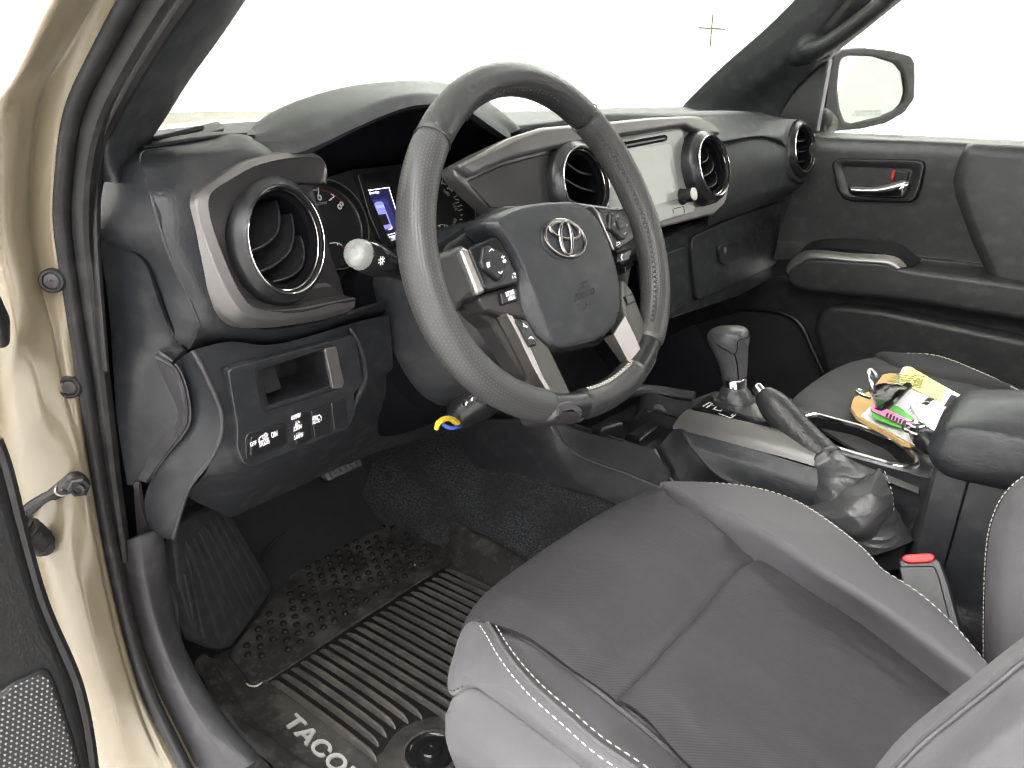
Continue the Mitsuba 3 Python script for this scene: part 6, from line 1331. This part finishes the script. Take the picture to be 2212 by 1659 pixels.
put('pad', puff(PF2, rounded(PF2.q([(685, 1026), (775, 990), (781, 1008), (706, 1044)]), .004, 60), .006, .003, -.008), 'smooth_black', bp)
for i in range(7):
    x0, x1 = 698 + i * 11.5, 706 + i * 11.5
    pts = PF2.P(PF2.q([(x0, 1022 - i * 4.4), (x1, 1034 - i * 4.4)], .006), .006)
    put('ridge', tube(pts, .0018, None, 6), 'smooth_black', bp)
put('arm', tube(HY([(735, 1010, .47), (740, 940, .56), (745, 900, .60)]), .008, 12, 8), 'dark_cavity', bp)
put('under_bracket', puff(PF2, rounded(PF2.q([(440, 1105), (475, 1085), (490, 1082), (492, 1090), (478, 1125), (462, 1126)]), .002), .004, .002, -.006), 'dark_cavity', da)

st = thing('sill_trim', 'smooth black kick trim beside the door opening below the dashboard', 'trim')
KT0 = HX([(244, 1180, -.7425), (262, 1260, -.7425), (284, 1350, -.7425), (320, 1465, -.7425), (374, 1585, -.7425), (440, 1690, -.7425)])
KT1 = HX([(254, 1177, -.7445), (271, 1258, -.7445), (293, 1348, -.7445), (329, 1461, -.7445), (383, 1581, -.7445), (452, 1690, -.7445)])
KT2 = HX([(300, 1160, -.733), (316, 1250, -.733), (338, 1344, -.733), (376, 1450, -.733), (432, 1560, -.733), (505, 1670, -.733)])
KT3 = HX([(334, 1150, -.718), (345, 1245, -.718), (362, 1338, -.718), (402, 1440, -.718), (462, 1545, -.718), (545, 1650, -.718)])
KT4 = HX([(352, 1150, -.706), (362, 1245, -.706), (378, 1338, -.706), (418, 1436, -.706), (480, 1538, -.706), (565, 1640, -.706)])
put('kick_trim', loft([KT0 + np.array([.004, .02, 0]), KT0, KT1, KT2, KT3, KT4, KT4 + np.array([.004, .012, -.02]), KT4 + np.array([.010, .03, -.12])], 70, 50, .004), 'trim_plastic', st, smooth=50)
put('trim_top', loft([HX([(246, 1180, -.742), (268, 1172, -.738), (310, 1156, -.722), (330, 1152, -.70)]), HX([(250, 1172, -.735), (270, 1166, -.73), (308, 1151, -.715), (325, 1147, -.695)])], 20, 4, .003), 'black_plastic', st)
put('sill_cover', loft([HX([(384, 1592, -.741), (430, 1660, -.741), (500, 1740, -.741)]), HX([(425, 1562, -.712), (480, 1640, -.712), (560, 1740, -.712)]), HX([(490, 1535, -.68), (560, 1630, -.68), (660, 1740, -.68)])], 40, 20, .004), 'mat_rubber', st)
put('corner_post', loft([HY([(288, 1046, .245), (292, 1100, .26), (297, 1158, .27)]), HY([(300, 1040, .24), (306, 1100, .25), (326, 1150, .26)])], 20, 6, .004), 'plum_plastic', st)
put('corner_fill', loft([HY([(255, 1000, .29), (262, 1100, .30), (268, 1176, .31)]), HY([(330, 1000, .27), (340, 1100, .28), (360, 1170, .29)])], 20, 6, .004), 'dark_cavity', st)

# ---------------------------------------------------------------- driver door ajar at the left, its strap and loom
dd = thing('driver_door', 'open driver door edge with black speaker grille at lower left', 'door')
DDF = Fr((-.9, .125, .3), (1, 0, 0), (0, .12, 1))
dpts = DDF.q([(-10, 930), (0, 955), (14, 1001), (44, 1118), (93, 1295), (130, 1385), (168, 1473), (190, 1560), (205, 1659), (212, 1760), (-300, 1760), (-300, 700), (-60, 720)])
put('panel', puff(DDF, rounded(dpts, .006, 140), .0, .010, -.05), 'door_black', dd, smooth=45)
put('panel_edge', tube(DDF.P(DDF.q([(-4, 955), (14, 1003), (44, 1120), (93, 1297), (130, 1387), (168, 1475), (190, 1562), (205, 1661), (212, 1760)]), -.008), .006, 80, 8), 'rubber_seal', dd)
gpt = DDF.q([(-60, 1560), (-40, 1520), (30, 1470), (88, 1444), (102, 1445), (112, 1456), (140, 1535), (160, 1600), (176, 1665), (185, 1760), (-200, 1760)], .001)
put('grille_rim', puff(DDF, rounded(gpt, .008, 120), .004, .003, -.002), 'smooth_black', dd)
gin = DDF.q([(-60, 1570), (-40, 1530), (30, 1480), (86, 1455), (97, 1455), (106, 1465), (132, 1540), (152, 1602), (167, 1665), (176, 1760), (-200, 1760)], .003)
def wov(p, n, uv):
    a, b = p.x * 250 + p.z * 40, p.z * 240
    row = dr.floor(b)
    fx = a + .5 * (row - 2 * dr.floor(row / 2)); fx = fx - dr.floor(fx) - .5
    fy = b - row - .5
    return 1 - smoothstep(.12, .34, dr.sqrt(fx * fx * 1.6 + fy * fy))
mat('door_grille', bumped(pr(proc(lambda p, n, uv: mix((.022, .022, .023), (.34, .33, .32), wov(p, n, uv))), .45, .5), proc(wov, eps=4e-4), .0008))
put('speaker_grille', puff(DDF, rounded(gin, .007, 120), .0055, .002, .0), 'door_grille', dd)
cs_ = thing('door_check_strap', 'dark metal door check strap bolted to the tan frame', 'strap')
put('arm', tube(HX([(40, 1118, -.815), (62, 1100, -.808), (90, 1080, -.800), (120, 1064, -.795), (146, 1052, -.792)]), [.0045, .005, .0045, .004, .0045], 30, 8, 1.2), 'door_black', cs_)
put('bracket', blob(HX([(118, 1066, -.793), (140, 1052, -.790), (162, 1040, -.786), (174, 1046, -.784)]), [.0065, .0075, .0095, .008], .003), 'door_black', cs_)
BFF = Fr(hx(168, 1042, -.784) + np.array([-.004, -.012, 0]), (.85, -.5, 0), (0, 0, 1))
put('bolt', lathe(BFF, [(.0095, -.006), (.0095, .0), (.0075, .0015), (.0068, .0015), (.006, .0055), (.0035, .006), (.003, .004), (.0005, .004)], 6), 'smooth_black', cs_)
put('nut', lathe(Fr(hx(134, 1048, -.79) + np.array([-.004, -.009, .0]), (.85, -.5, 0), (0, 0, 1)), [(.006, -.004), (.006, .002), (.004, .003), (.0005, .003)], 12), 'dark_chrome', cs_)
wl = thing('wiring_boot', 'black corrugated wiring boot between door and tan frame', 'cable boot')
bt = HX([(30, 1125, -.83), (58, 1145, -.822), (78, 1162, -.815), (98, 1178, -.806)])
s = res(bt, 40)
scene[wl] = mikit.ply(tube(s, .011 + .0022 * np.sin(np.linspace(0, 16 * math.pi, 40)), None, 14), 'rubber_seal', smooth=50)
hg = put('hinge', blob(HX([(-22, 640, -.84), (-6, 690, -.835), (2, 735, -.83)]), [.006, .008, .006], .004), 'smooth_black', fr)
put('pin', tube(HX([(-6, 670, -.832), (2, 700, -.83)]), .005, None, 10), 'gloss_black', hg)

sw_ = thing('straw', 'pale dry straw lying on the mat beside the ribs', 'straw')
scene[sw_] = mikit.ply(tube(HZ([(532, 1476, .018), (542, 1482, .019), (556, 1481, .019), (566, 1474, .018)]), [.0008, .0013, .0013, .0007], 16, 6), 'thread', smooth=40)
sw_ = thing('crumb', 'tiny white crumb on the mat near the tunnel carpet', 'crumb')
scene[sw_] = mikit.ply(tm(*(lambda m: (m.vertices * .0016 + hz(896, 1220, .0175), m.faces))(trimesh.creation.icosphere(1))), 'white_print', smooth=True)
